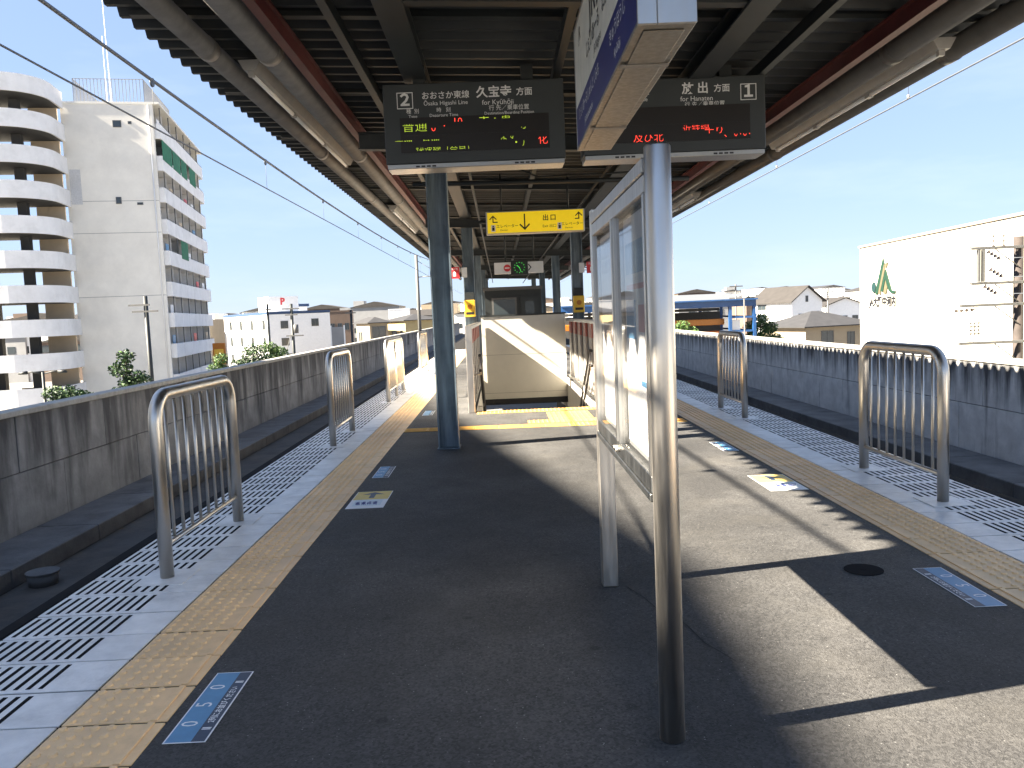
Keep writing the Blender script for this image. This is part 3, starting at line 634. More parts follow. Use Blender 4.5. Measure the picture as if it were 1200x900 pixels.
for x, s in ((HX0-.055, -1), (HX1+.055, 1)):
    MB().box(x-.05, x+.05, -.2, -.1, .002, 1.30, bev=.006).build('end_post', STEEL, stw)
    MB().box(x-.045, x+.045, -.0995, D-.24, 1.24, 1.30, bev=.006).build('top_rail', ALU, stw)
    MB().box(x-.03, x+.03, -.0995, D-.24, .03, .08, bev=.004).build('bottom_rail', ALU, stw)
    for i in range(6): inst('slat', sl_, stw, (x, .22+.98*i, .0705))
    MB().box(x+s*.035-.004, x+s*.035+.004, -.09, D-.24, .081, 1.24).build('backing_sheet', mat('backing_sheet', (.72, .71, .68), .5), stw)
    # handrails (two heights) on brackets following the stairs
    xr = x-s*.15
    for hgt in (.85, .62):
        MB().tube([(xr, -.12, hgt), (xr, .1, hgt), (xr, 5.4, hgt-3.06)], .021, 10).build('handrail', mat('handrail_brown', (.02, .016, .013), .45), stw)
    for j in range(5):
        yy = .05+1.1*j; zz = .85-max(0, (yy-.1))*.577
        MB().tube([(xr, yy, zz-.02), (xr, yy, zz-.3), (x-s*.05, yy, zz-.3)], .009, 8).build('rail_bracket', STEEL, stw)
# emergency buttons on the stair columns and fire signs
for x, s, nm in ((-.60, -1, 'left'), (1.62, 1, 'right')):
    e = thing('emergency_button', 'yellow emergency button box on the %s column behind the stairs' % nm, 'emergency button', (x, 16.99, 1.42))
    MB().box(-.11, .11, -.13, -.0, 0, .34, bev=.012).build('case', mat('case_yellow', (.75, .45, .03), .5), e)
    MB().tube([(0, -.131, .2), (0, -.155, .2)], .05, 16).build('button', ORANGE, e); MB().box(-.08, .08, -.133, -.1305, .05, .1).build('nameplate', BLACK, e)
    MB().box(-.09, .09, -.10, -.002, .341, .50).build('telephone_hood', DARKP, e)
    fsn = thing('extinguisher_sign', 'small red fire extinguisher sign on the %s of the stair columns' % nm, 'sign', (x+s*.28, 16.9, 2.32))
    MB().box(-.1, .1, -.006, .006, -.115, .115, bev=.002).build('plate', RED, fsn); MB().box(-.03, .03, -.0085, -.0065, -.07, .01).box(-.012, .012, -.0085, -.0065, .011, .03).build('symbol', PWHITE, fsn)
    MB().tube([(-s*.17, .02, 0), (s*.1, .02, 0)], .01, 8).build('bracket', GALV, fsn); text(fsn, '消火器', (0, -.0085, .075), .05, PWHITE)
    MB().box(-s*.2-.055, -s*.2+.055, -.006, .006, -.1, .1).build('side_plate', PGREY, fsn)
# elevator tower and waiting room beyond the stairs
lift = thing('elevator_shaft', 'dark glazed elevator box standing under the canopy beyond the stairs', 'elevator', (.47, 28, 0))
MB().box(-.95, .95, 0, 2.4, .005, 2.25).build('shaft', DARKP, lift); MB().box(-1.0, 1.0, -.05, 2.45, 2.2505, 2.36).build('header', GALV, lift)
wf = MB().box(-.72, .12, -.03, -.0005, .9, 2.0).build('window', GALV, lift); MB().box(-.66, .06, -.034, -.0305, .96, 1.94).build('pane', DGLASS, wf)
wf = MB().box(.25, .85, -.03, -.0005, .1, 2.0).build('door', BEAMP, lift); MB().box(.4, .7, -.034, -.0305, .9, 1.85).build('pane', DGLASS, wf)
# loudspeakers / camera domes under the roof
for x, y, z, lb in ((-.93, 14.6, 2.86, 'small round white loudspeaker under the canopy left of the exit sign'), (1.98, 14.6, 2.83, 'small round loudspeaker under the canopy right of the exit sign'), (1.9, 21, 2.55, 'small round loudspeaker hanging further along the right side')):
    t = thing('loudspeaker', lb, 'loudspeaker', (x, y, z)); MB().tube([(0, .1, 0), (0, .02, 0), (0, -.07, 0)], [.05, .085, .095], 16).build('horn', FIXT, t); MB().tube([(0, .03, .08), (0, .03, dz(x)-z-.036)], .012, 8).build('bracket', DARKP, t)

# --- floor stickers
def flat(t, x0, x1, y0, y1, z, mt, nm): return MB().box(x0, x1, y0, y1, z-.0006, z).build(nm, mt, t)
def pos_sticker(xc, yc, s, L, label, num='050'):
    """boarding position sticker read from the platform towards the track (s=-1 left, 1 right)"""
    t = thing('floor_sticker', label, 'floor sticker', (xc, yc, .0012), 0, 'boarding position stickers'); W = .152
    flat(t, -W/2, W/2, -L/2, L/2, .0008, PWHITE, 'border'); a, b = sorted((s*(W/2-.006), -s*.022)); flat(t, a, b, -L/2+.006, L/2-.006, .0015, SBLUE, 'blue_field')
    a, b = sorted((-s*.0222, -s*(W/2-.006))); flat(t, a, b, -L/2+.006, L/2-.006, .0015, SDARK, 'dark_band')
    rz = R_(90) if s < 0 else R_(-90)
    for i, ch in enumerate(num):
        q = (i-1)*.15*(1 if s < 0 else -1); text(t, ch, (s*.026, q, .0019), .088, PWHITE, rot=(0, 0, rz))
    text(t, '2列にお並びください', (-s*.046, 0, .0019), .031, PWHITE, rot=(0, 0, rz), bold=.02)
    for q in (-.19, .19): flat(t, -s*.046-.016, -s*.046+.016, q-.008, q-.002, .0019, PWHITE, 'mark'); flat(t, -s*.046-.016, -s*.046+.016, q+.002, q+.008, .0019, PWHITE, 'mark')
pos_sticker(-1.168, 3.08, -1, .575, 'large blue floor sticker reading 050 on the near left of the platform')
pos_sticker(2.22, 4.0, 1, .585, 'large blue floor sticker reading 050 in the shade at right')
pos_sticker(-1.16, 7.79, -1, .56, 'small blue floor sticker behind the yellow arrow sticker on the left')
pos_sticker(2.24, 8.38, 1, .57, 'small blue floor sticker beyond the yellow one on the right')
pos_sticker(-1.14, 12.5, -1, .6, 'small distant blue floor sticker left of the column foot')
def queue_sticker(xc, yc, s, label):
    t = thing('queue_sticker', label, 'floor sticker', (xc, yc, .0012), group='yellow queue stickers')
    flat(t, -.148, .148, -.305, .305, .0008, PWHITE, 'border'); flat(t, -.142, .142, .0, .299, .0015, mat('sticker_yellow', (.72, .52, .12) if s < 0 else (.80, .52, .02), .5), 'yellow_field')
    flat(t, -.11, .11, -.22, -.01, .0015, mat('sticker_pale', (.62, .68, .72), .5), 'pale_field')
    flat(t, -.022, .022, .05, .19, .0019, SDARK, 'arrow_shaft'); MB().prism([(-.09, .185), (.09, .185), (0, .27)], 'z', .0013, .0019).build('arrow_head', SDARK, t)
    for k in range(4): flat(t, -.078+.046*k-.014, -.078+.046*k+.014, -.16, -.11, .0019, NAVY, 'figure'); MB().tube([(-.078+.046*k, -.085, .0013), (-.078+.046*k, -.085, .0019)], .012, 8).build('figure_head', NAVY, t)
    text(t, '乗車位置', (0, -.19, .0019), .045, NAVY)
queue_sticker(-1.11, 6.60, -1, 'pale yellow queue sticker with grey arrow beside the left tactile strip'); queue_sticker(2.18, 6.57, 1, 'bright yellow and white queue sticker half in sunlight on the right')
ml = thing('floor_disc', 'small round black disc flat on the shaded asphalt at right', 'floor cover', (1.89, 4.31, .001))
MB().tube([(0, 0, .0), (0, 0, .003)], .10, 24).build('lid', mat('disc_black', (.016, .016, .017), 1., spec=.1), ml); MB().tube([(0, 0, .0031), (0, 0, .0038)], .015, 12).build('centre_disc', MT['disc_black'], ml)  # flat black disc with a smaller one at its centre

# ================================================================== OVERHEAD LINES
def catenary(x, label, side):
    t = thing('overhead_line', label, 'overhead wire', (x, 0, 0))
    sp = 5.1; ms = []
    def zm(y): return 4.48 + .004*(y-24)**2*.18
    MB().tube([(0, y, zm(y)) for y in range(-15, 131, 3)], .022 if side < 0 else .010, 8).build('messenger_wire', WIRE, t)
    MB().tube([(0, y, 4.0) for y in range(-15, 131, 12)], .011, 8).build('contact_wire', WIRE, t)
    for i in range(-4, 22):
        y = 10.9+5.1*i; MB().tube([(0, y, zm(y)), (0, y, 4.0)], .003, 6).build('dropper', GALV, t)
        if side < 0: MB().tube([(-.012, y, zm(y)-.03), (.012, y, zm(y)-.03)], .055, 14).tube([(-.02, y, zm(y)), (.02, y, zm(y))], .026, 10).build('clamp', WIRE, t)
        else: MB().tube([(0, y, 4.0), (0, y, 4.05)], .018, 8).build('clamp', PIPEP, t)
catenary(-4.3, 'overhead wire pair with clamps above the left track', -1); catenary(5.4, 'thin overhead contact wire above the right track', 1)
for x, s, lb in ((-6.0, 1, 'grey overhead-line mast far along the left track'), (7.1, -1, 'grey overhead-line mast far along the right track')):
    t = thing('catenary_mast', lb, 'mast', (x, 62, -1.3)); MB().tube([(0, 0, 0), (0, 0, 7.4)], [.14, .11], 12).build('pole', GALV, t)
    MB().tube([(0, 0, 5.75), (s*2.1, 0, 5.85)], .035, 8).build('arm', GALV, t); MB().tube([(0, 0, 7.0), (s*1.7, 0, 5.9)], .02, 8).build('stay', GALV, t)

# ================================================================== TOWN
def win(par, face, u0, u1, z0, z1, W, Dp, fm=None, pm=None):
    """a window on face f (front), l (left), r (right) of a local box W x Dp: frame proud of the wall, pane set in it"""
    fm = fm or GALV; pm = pm or DGLASS; t_ = .05; e = .05
    def P(mb, a, b, c, d, p, q):
        if face == 'f': mb.box(a, b, -q, -p, c, d)
        elif face == 'l': mb.box(-q, -p, Dp-b, Dp-a, c, d)
        else: mb.box(W+p, W+q, a, b, c, d)
        return mb
    mb = MB()
    P(mb, u0, u1, z0, z0+t_, .001, e); P(mb, u0, u1, z1-t_, z1, .001, e); P(mb, u0, u0+t_, z0+t_, z1-t_, .001, e); P(mb, u1-t_, u1, z0+t_, z1-t_, .001, e)
    mu = (u0+u1)/2; P(mb, mu-.025, mu+.025, z0+t_, z1-t_, .001, e-.01)
    f = mb.build('window', fm, par); P(MB(), u0+t_, u1-t_, z0+t_, z1-t_, .002, .012).build('pane', pm, f)
def house(name, label, cat, loc, rz, W, Dp, eave, ridge, roof, wm, rm, wins=(), over=.35, group=None, axis='y'):
    t = thing(name, label, cat, (loc[0], loc[1], GZ), rz, group); e = eave-GZ; r = ridge-GZ
    if roof == 'gable':
        if axis == 'y': MB().prism([(0, 0), (W, 0), (W, e), (W/2, r-.12), (0, e)], 'y', 0, Dp).build('wall', wm, t)
        else: MB().prism([(0, 0), (Dp, 0), (Dp, e), (Dp/2, r-.12), (0, e)], 'x', 0, W).build('wall', wm, t)
        for s in (0, 1):
            if axis == 'y':
                k = (r-e)/(W/2); xo = -over if s == 0 else W+over; zo = e-over*k
                MB().prism([(xo, zo-.02), (W/2, r-.1), (W/2, r+.06), (xo, zo+.14)], 'y', -over, Dp+over).build('roof_slope', rm, t)
            else:
                k = (r-e)/(Dp/2); xo = -over if s == 0 else Dp+over; zo = e-over*k
                MB().prism([(xo, zo-.02), (Dp/2, r-.1), (Dp/2, r+.06), (xo, zo+.14)], 'x', -over, W+over).build('roof_slope', rm, t)
    elif roof == 'hip':
        MB().box(0, W, 0, Dp, 0, e-.001).build('wall', wm, t); o = over; q = min(W, Dp)/2
        v = [(-o,-o,e),(W+o,-o,e),(W+o,Dp+o,e),(-o,Dp+o,e),(-o,-o,e+.12),(W+o,-o,e+.12),(W+o,Dp+o,e+.12),(-o,Dp+o,e+.12)]
        v += [(q, Dp/2, r), (W-q+.01, Dp/2, r)] if W >= Dp else [(W/2, q, r), (W/2, Dp-q+.01, r)]
        rf = [(0,3,2,1),(0,1,5,4),(1,2,6,5),(2,3,7,6),(3,0,4,7)] + ([(4,5,9,8),(5,6,9),(6,7,8,9),(7,4,8)] if W >= Dp else [(4,5,8),(5,6,9,8),(6,7,9),(7,4,8,9)])
        MB().add(v, rf).build('roof', rm, t)
    else:
        MB().box(0, W, 0, Dp, 0, e).build('wall', wm, t)
        pr = MB(); 
        for a in ((-.06, W+.06, -.06, .14), (-.06, W+.06, Dp-.14, Dp+.06), (-.06, .14, .14, Dp-.14), (W-.14, W+.06, .14, Dp-.14)): pr.box(*a, e+.001, r)
        pr.build('roof_edge', rm, t)
    for wv in wins: win(t, *wv, W, Dp)
    return t
# --- big apartment block on the left
AX = pix(178, 122, 75); bd = Vector((-.182, .983, 0)); TOPZ = AX.z
ap = thing('apartment_block', 'tall white apartment block with curved stair balconies at the left edge', 'apartment building', (AX.x, AX.y, GZ), math.atan2(bd.y, bd.x)-R_(90))
HB = TOPZ-GZ; FH = 2.78; LB = 22.5; EW = 7.5                        # local: x to the right, y along the balcony side, end wall is y=0 from x=-EW to 0
MB().box(-EW, -1.9, 0, LB, 0, HB).build('wall', APTW, ap)
for a_, b_ in ((0, .28), (LB-.28, LB)): MB().box(-1.899, 0, a_, b_, 0, HB).build('fin_wall', APTW, ap)
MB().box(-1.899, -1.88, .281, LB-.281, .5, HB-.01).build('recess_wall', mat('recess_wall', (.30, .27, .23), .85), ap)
MB().box(-EW-.05, .55, -.05, LB+.05, HB+.001, HB+.18).build('roof_slab', APTW, ap)
NF = 10
for k in range(NF):
    z = HB-1.05-FH*(k+1)+1.1                                        # balcony floor level
    if z < 0: break
    MB().box(-1.879, .47, .281, LB-.281, z-.16, z-.001).build('balcony_floor', APTB, ap)
    for yy in (.285, LB-.405): MB().box(.001, .359, yy, yy+.12, z-.18, z+1.12).build('balcony_return', APTB, ap)
    for q in range(6):
        y0 = .285+q*(LB-.57)/6; y1 = .285+(q+1)*(LB-.57)/6-.004
        MB().box(.36, .48, y0, y1, z-.18, z+1.12, bev=.02).build('balcony_parapet', APTB, ap)
        if q: MB().box(-1.87, -.03, y0-.04, y0+.04, z, z+FH-.2).build('partition', APTB, ap)
        MB().tube([(.40, y0+.6, z+1.12), (.40, y0+.6, z+FH-.17)], .05, 6).build('clothes_pole', GALV, ap)
        wz = MB().box(-1.879, -1.84, y0+.5, y0+2.6, z+.1, z+2.1).build('window', GALV, ap); MB().box(-1.839, -1.83, y0+.56, y0+2.54, z+.16, z+2.04).build('pane', random.choice((DGLASS, DGLASS, mat('curtain', (.30, .28, .25), .9), mat('curtain_dark', (.10, .09, .08), .9))), wz)
        MB().box(.405, .435, y0+.02, y1-.02, z+1.22, z+1.25).build('hand_rail', GALV, ap)
        wz = MB().box(-1.879, -1.84, y0+2.75, y0+3.5, z+.8, z+2.1).build('window', GALV, ap); MB().box(-1.839, -1.83, y0+2.8, y0+3.45, z+.86, z+2.04).build('pane', DGLASS, wz)
        if random.random() < .45: MB().box(-.9, -.4, y0+2.9, y0+3.5, z+.002, z+.75).build('air_conditioner', FIXT, ap)
        if random.random() < .3:
            c_ = random.choice((SBLUE, PWHITE, BEIGE, RED)); MB().box(-.12, -.08, y0+1.5, y0+3.0, z+1.0, z+1.9).build('laundry', c_, ap)
for (k, a, b) in ((1, .4, 4.6), (1, 5.0, 8.6), (1, 9.0, 12.0), (1, 13.4, 17.0), (4, 6, 9.5)):
    z = HB-1.05-FH*(k+1)+1.1; MB().box(.485, .505, a, b, z+.8, z+FH-.25).build('green_net', GNET, ap)
for (u, zz, w_, h_) in ((-3.0, HB-1.7, .7, .6), (-1.95, HB-1.6, .3, .25), (-3.35, HB-8.3, .45, .6), (-1.6, HB-8.6, .5, .22)): 
    f = MB().box(u-w_/2, u+w_/2, -.05, -.001, zz-h_/2, zz+h_/2).build('vent_window', GALV, ap); MB().box(u-w_/2+.05, u+w_/2-.05, -.054, -.0505, zz-h_/2+.05, zz+h_/2-.05).build('pane', DGLASS, f)
for i in range(1, 9): MB().box(-EW+.01, -.01, -.0035, -.0005, HB-FH*i-.02, HB-FH*i+.02).build('wall_joint', GREYW, ap) if i in (3, 4, 6) else None
for a, b, c_, d in ((-6.6, -.8, 1.0, 1.0), (-6.6, -.8, 12, 12), (-6.6, -6.6, 1.0, 12), (-.8, -.8, 1.0, 12)):
    n_ = int(max(abs(b-a), abs(d-c_))/.28)
    mb = MB()
    for i in range(n_+1):
        x, y = a+(b-a)*i/n_, c_+(d-c_)*i/n_; mb.box(x-.02, x+.02, y-.02, y+.02, HB+.181, HB+2.4)
    for zz in (HB+.3, HB+2.35): mb.box(min(a, b)-.02, max(a, b)+.02, min(c_, d)-.02, max(c_, d)+.02, zz, zz+.05)
    mb.build('roof_fence', GREYW, ap)
MB().tube([(-4.0, 3, HB+.18), (-4.1, 3, HB+10)], [.06, .02], 6).build('antenna', WHITE, ap); MB().tube([(-4.6, 4, HB+.18), (-4.6, 4, HB+7)], [.05, .02], 6).build('antenna', WHITE, ap)
MB().box(-EW+.3, -EW+1.2, -.006, -.0005, HB-8.6, HB-5.6).build('repair_patch', mat('repair_grey', (.52, .53, .54), .85), ap)
for xx in (-.35,): MB().tube([(xx, -.06, .5), (xx, -.06, HB-.1)], .05, 8).build('drain_pipe', APTB, ap)
# rounded stair and gallery wing in front of the block, parapets curving round the corner
x1, x0 = -EW+.25, -EW-16.0; yf, ybk = -6.2, 1.0; rc = 3.4
def ring(inset):
    r = rc-inset; p = [(x0, yf+inset)] + [(x1-rc+r*math.cos(R_(a)), yf+rc+r*math.sin(R_(a))) for a in range(-90, 1, 10)] + [(x1-inset, -.02)]
    return p
out_, in_ = ring(0), ring(.16)
for k in range(NF+1):
    z = HB-.22-FH*k
    if z < .5: break
    v = [(p[0], p[1], z-.25) for p in out_]+[(p[0], p[1], z+1.15) for p in out_]+[(p[0], p[1], z-.25) for p in in_]+[(p[0], p[1], z+1.15) for p in in_]; n_ = len(out_)
    f_ = []
    for i in range(n_-1): f_ += [(i, i+1, n_+i+1, n_+i), (2*n_+i, 3*n_+i, 3*n_+i+1, 2*n_+i+1), (n_+i, n_+i+1, 3*n_+i+1, 3*n_+i), (i, 2*n_+i, 2*n_+i+1, i+1)]
    f_ += [(0, n_, 3*n_, 2*n_), (n_-1, 3*n_-1, 4*n_-1, 2*n_-1)]
    MB().add(v, f_).build('curved_parapet', APTB, ap)
    if True:
        MB().prism([(p[0], p[1]) for p in in_]+[(x1-.2, ybk*0-.03), (x0, -.03)], 'z', z-.24, z-.05).build('gallery_floor', DARKIN, ap)
    for xx in (-EW-2.6, -EW-5.4, -EW-9.5):
        if k: MB().box(xx-.35, xx+.35, -3.2, -2.5, z-.05, z+FH-.241).build('gallery_column', DARKIN, ap)
    if k: 
        MB().box(x1-2.7, x1-.45, -.3, -.04, z-.05, z+FH-.241).build('gallery_wall', BEIGE, ap)
        MB().box(-EW-4.9, -EW-3.2, -.3, -.04, z-.05, z+.9).build('gallery_wall', BEIGE, ap); MB().box(x0, -EW-6.3, -.3, -.04, z-.05, z+FH-.241).build('gallery_wall', BEIGE if k > 2 else GREYW, ap)
# --- apartment block outside the frame on the left whose shadow lies over the platform
sh = thing('apartment_block', 'long apartment block left of the tracks shading the near platform', 'apartment building', (0, 0, GZ))
def roofpt(x, y, z): return (x+SUN.x/SUN.z*z, y+SUN.y/SUN.z*z)
zr = 17.0
e0, e1, e2 = roofpt(1.07, -9, zr), roofpt(1.07, 4.6, zr), roofpt(-3.30, 22.9, zr)
MB().prism([e0, e1, e2, (e2[0]-11, e2[1]), (e0[0]-11, e0[1])], 'z', 0, zr-GZ).build('wall', APTW, sh)
for k in range(8):
    for j in range(1):
        y = e0[1]+.6; w_ = MB().box(e0[0]+.001, e0[0]+.05, y, y+2.2, 1.2+2.9*k, 2.7+2.9*k).build('window', GALV, sh); MB().box(e0[0]+.0505, e0[0]+.06, y+.08, y+2.12, 1.28+2.9*k, 2.62+2.9*k).build('pane', DGLASS, w_)
# --- white three-storey building, houses
t = house('white_building', 'white three-storey building with blue roof edge beside the apartment block', 'building', (pix(315, 400, 140).x, 140), R_(32.5), 11, 28, 3.05, 3.5, 'flat', WHITE, BLUEW,
      [('f', u, u+1.3, z, z+1.3) for u, z in ((2.2, 7.8), (2.2, 4.9), (3.0, 2.2), (7.6, 8.0), (7.6, 2.4), (9.2, 2.4))] + [('l', u, u+1.6, z, z+1.7) for u in (4, 11, 18, 25) for z in (1.5, 4.7, 7.7)])
rb = MB().box(1.0, 6.2, 2, 8, 10.3, 13.3).build('stair_house', WHITE, t); text(rb, 'P', (3.4, 1.98, 12.4), 1.6, RED, bold=.04)
MB().box(7.6, 10.2, 9, 13, 10.3, 11.6).build('roof_tank', WHITE, t); MB().box(7.3, 10.5, 8.7, 13.3, 11.601, 12.1).build('tank_cover', BLUEW, t)
def pl2(px, Y): p = pix(px, 380, Y); return (p.x, p.y)
house('yellow_house', 'yellow house with grey hipped roof above the left wall', 'house', pl2(475, 130), R_(33), 6.2, 7.0, 1.05, 2.1, 'hip', YELW, ROOFG, [('l', 2.2, 3.8, 5.6, 6.8), ('l', 5.2, 6.0, 5.6, 6.8), ('f', 3.6, 4.3, 5.6, 6.8)], .5)
house('brown_house', 'tan house with dark carport opening left of the yellow house', 'house', pl2(433, 128), R_(30), 3.0, 5.8, .9, 1.9, 'hip', TANW, ROOFG, [('l', 1.0, 1.6, 4.6, 6.8), ('l', 1.9, 2.5, 4.6, 6.8), ('f', .4, 2.6, 4.5, 7.6)], .5)
house('white_roof_block', 'plain white rooftop block behind the yellow house', 'building', pl2(456, 190), R_(4), 4.7, 5, 3.5, 3.7, 'flat', WHITE, WHITE, [('f', .6, 1.4, 7.5, 8.5)])
house('long_grey_house', 'low grey-roofed building right of the white rooftop block', 'building', pl2(480, 210), R_(6), 9, 9, 2.0, 3.5, 'gable', GREYW, ROOFB, [('f', 1, 2.2, 7, 8), ('f', 5, 6.2, 7, 8)], axis='x')
house('brown_roof_building', 'brown block with rooftop aerials behind the white building', 'building', pl2(384, 190), R_(8), 5.6, 8, 3.6, 3.9, 'flat', BROWNW, BROWNW, [('f', .6, 1.6, 6.6, 8.2), ('f', 2.2, 3.2, 6.6, 8.2), ('f', 3.8, 4.8, 6.6, 8.2)])
bb = thing('billboard', 'grey billboard on white posts beside the white building', 'billboard', (*pl2(388, 80), GZ)); MB().box(0, 1.15, 0, .2, 6.3, 8.1, bev=.02).build('panel', GREYW, bb)
for x in (-.12, 1.16): MB().box(x, x+.11, .02, .16, 0, 8.25).build('post', WHITE, bb)
osn = thing('shop_sign', 'small orange sign standing in front of the white building', 'sign', (*pl2(255, 82), GZ)); MB().box(-.1, .1, -.1, .1, 0, 4.9).build('post', GALV, osn); MB().box(-.6, .6, -.16, .16, 4.9, 7.0, bev=.2).build('panel', ORANGE, osn); MB().box(-.45, .45, -.165, -.161, 5.5, 6.4).build('emblem', mat('sign_gold', (.75, .45, .05), .5), osn)
# right side
g = house('white_house', 'white three-storey house with brown gabled roof beyond the right wall', 'house', pl2(928, 120), R_(25), 6.0, 8.2, 1.65, 3.75, 'gable', WHITE, ROOFB,
      [('f', 1.3, 2.1, 5.6, 6.9), ('f', 3.6, 4.5, 5.6, 6.9), ('f', 2.7, 3.2, 8.6, 9.5), ('f', 1.3, 2.1, 2.6, 3.9), ('l', 1.2, 3.0, 5.4, 7.0), ('l', 1.2, 3.0, 7.6, 8.4), ('l', 1.2, 3.0, 2.4, 4.0)], .45)
house('tan_house', 'tan house with dark hipped roof between the white house and the large white building', 'house', pl2(944, 88), R_(18), 8.5, 7.5, -1.35, .35, 'hip', TANW, ROOFG, [('f', 2.0, 3.6, 3.7, 5.4), ('f', 5.4, 6.4, 3.7, 5.2), ('l', 2, 3.4, 3.7, 5.0)], .6)
house('brown_block', 'flat brown building behind the blue steel frame', 'building', pl2(875, 135), R_(10), 3.5, 6, 2.35, 2.6, 'flat', BROWNW, ROOFB, [('f', .8, 1.8, 6.3, 7.6)])
house('white_block', 'white flat-roofed block on the skyline above the white house', 'building', pl2(908, 190), R_(20), 5.4, 12, 4.6, 4.9, 'flat', WHITE, WHITE, [('l', 2, 3, 9.8, 10.8), ('l', 5, 6, 9.8, 10.8), ('l', 8, 9, 9.8, 10.8)])
house('warehouse', 'long grey-roofed warehouse behind the blue frame', 'warehouse', pl2(796, 170), R_(4), 14, 22, 2.4, 3.9, 'gable', GREYW, mat('roof_steel', (.13, .14, .15), .6, .2), [('f', 2+3*i, 3.4+3*i, 6.6, 7.8) for i in range(4)], axis='x')
house('warehouse', 'white low warehouse between the white house and the large white building', 'warehouse', pl2(968, 150), R_(12), 8, 14, .5, 1.9, 'gable', WHITE, ROOFB, [('f', 1+2.2*i, 2.2+2.2*i, 4.6, 5.8) for i in range(3)])
house('far_factory', 'pale factory on the skyline left of the large white building', 'building', pl2(985, 260), R_(4), 14, 12, 4.0, 4.6, 'flat', TANW, GREYW, [('f', 1+3*i, 3+3*i, 9, 10.4) for i in range(4)])
# blue steel workshop frame with orange crane girder
bf = thing('steel_workshop', 'open blue steel frame workshop with orange crane beam beyond the right wall', 'workshop', (pix(884, 380, 60).x, 60, GZ))
TZ = 1.75-GZ
for x in (0, -1.75, -6.0, -11.0):
    for y in (0, 9): MB().box(x-.11, x+.11, y-.11, y+.11, 0, TZ-.45).build('column', BLUES, bf)
for y in (0, 9): MB().box(-14, .11, y-.14, y+.14, TZ-.449, TZ).build('roof_girder', BLUES, bf)
for z in (TZ-1.3, TZ-2.3): MB().box(-1.64, -.111, -.06, .06, z, z+.14).build('brace', BLUES, bf); MB().box(-.06, .06, .111, 8.88, z, z+.14).build('brace', BLUES, bf)
MB().box(-1.6, -1.0, .1, .2, TZ-3.0, TZ-1.4).build('white_panel', WHITE, bf)
MB().box(-14, -1.9, 1.0, 1.5, TZ-1.75, TZ-1.3, bev=.03).build('crane_girder', ORANGE, bf); MB().box(-3.6, -2.2, .9, 1.8, TZ-3.4, TZ-2.2, bev=.05).build('crane_trolley', mat('trolley_orange', (.6, .16, .03), .6), bf)
MB().box(-14, -.2, 8.6, 8.85, 0, TZ-.8).build('back_wall', DARKIN, bf); MB().box(-14, .2, -.3, 9.3, TZ+.001, TZ+.10).build('roof', BLUES, bf)
for i in range(6): MB().box(-14, -2, 2+1.1*i, 2.12+1.1*i, TZ-.7, TZ-.5).build('roof_purlin', DARKIN, bf)
# large white building with logo on the right
jb = thing('white_building', 'large windowless cream-white building with a green logo at the right edge', 'building', (20.15, 18.0, GZ), -math.atan(.052))
JH = 4.50-GZ; JL = 32.05
MB().box(0, 26, 0, JL, 0, JH).build('wall', JAW, jb); MB().box(-.08, 26.1, -.1, JL+.06, JH+.001, JH+.12).build('roof_edge', mat('roof_edge_brown', (.24, .20, .16), .6), jb)
lg = inst('logo', None, jb, (-.002, JL-1.9, 1.62-GZ))
def lpoly(pts, mt, d):
    q = [(-x*3.3, z*2.05) for x, z in pts]
    MB().prism(q, 'x', -.06-d, 0).build('logo_piece', mt, lg)
def nrm(l): return [((x-140)/410, (620-y)/500) for x, y in l]
lpoly(nrm([(175+34*math.cos(R_(a)), 505+76*math.sin(R_(a))) for a in range(0, 360, 20)]), LTEAL, 0)
lpoly(nrm([(340, 112), (362, 200), (262, 560), (235, 612), (205, 600), (215, 540)]), LGREEN, 0)
lpoly(nrm([(362, 205), (378, 280), (300, 560), (300, 605), (262, 605), (268, 560)]), LGOLD, .01)
lpoly(nrm([(386, 280), (482, 565), (545, 572), (540, 602), (480, 598), (440, 560), (386, 400), (345, 570), (305, 572)]), LGREEN, .02)
lpoly(nrm([(386, 415), (412, 520), (405, 560), (392, 605), (352, 605), (350, 575)]), LGOLD, .005)
lpoly(nrm([(375, 190), (420, 185), (405, 245), (380, 250)]), LGOLD, .005)
text(jb, 'JA大阪中河内', (-.02, JL-3.3, 1.22-GZ), .62, BLACK, rot=LEFTF, bold=.05)
# utility poles
def pole(name, label, px, ptop, Y, r, arms, mt=POLEM, base=GZ):
    p = pix(px, ptop, Y); t = thing(name, label, 'utility pole', (p.x, p.y, GZ)); H = p.z-GZ
    MB().tube([(0, 0, 0), (0, 0, H)], [r*1.2, r], 12).build('pole', mt, t)
    for (dz_, a, b) in arms: MB().box(a, b, -r-.09, -r-.001, H-dz_-.05, H-dz_+.05).build('crossarm', GALV, t)
    return t, H
t, H = pole('utility_pole', 'utility pole with four long crossarms in front of the large white building', 1194, 277, 26, .14, [])
for z, a in ((H-.33, -1.62), (H-1.42, -1.62), (H-2.1, -1.95), (H-3.28, -2.0)):
    ar = MB().box(a, .45, -.235, -.143, z-.045, z+.045, bev=.008).build('crossarm', GALV, t)
    MB().tube([(-.85, -.19, z-.05), (-.1, -.16, z-.6)], .018, 6).build('arm_stay', GALV, ar)
for x in (-1.38, -1.24): MB().box(x-.035, x+.035, -.25, -.142, H-1.37, H-.38).build('hanger_bar', GALV, t)
def insul(x, y, z, dx, dzv, n=4, r=.075):
    mb = MB(); 
    for i in range(n):
        f = i/(n-1); mb.tube([(x+dx*f, y, z+dzv*f), (x+dx*(f+.12), y, z+dzv*(f+.12))], [r, r*.6], 8)
    mb.tube([(x, y, z), (x+dx*1.2, y, z+dzv*1.2)], .014, 6); stuff(mb.build('insulator', mat('insulator_brown', (.05, .04, .035), .3), t))
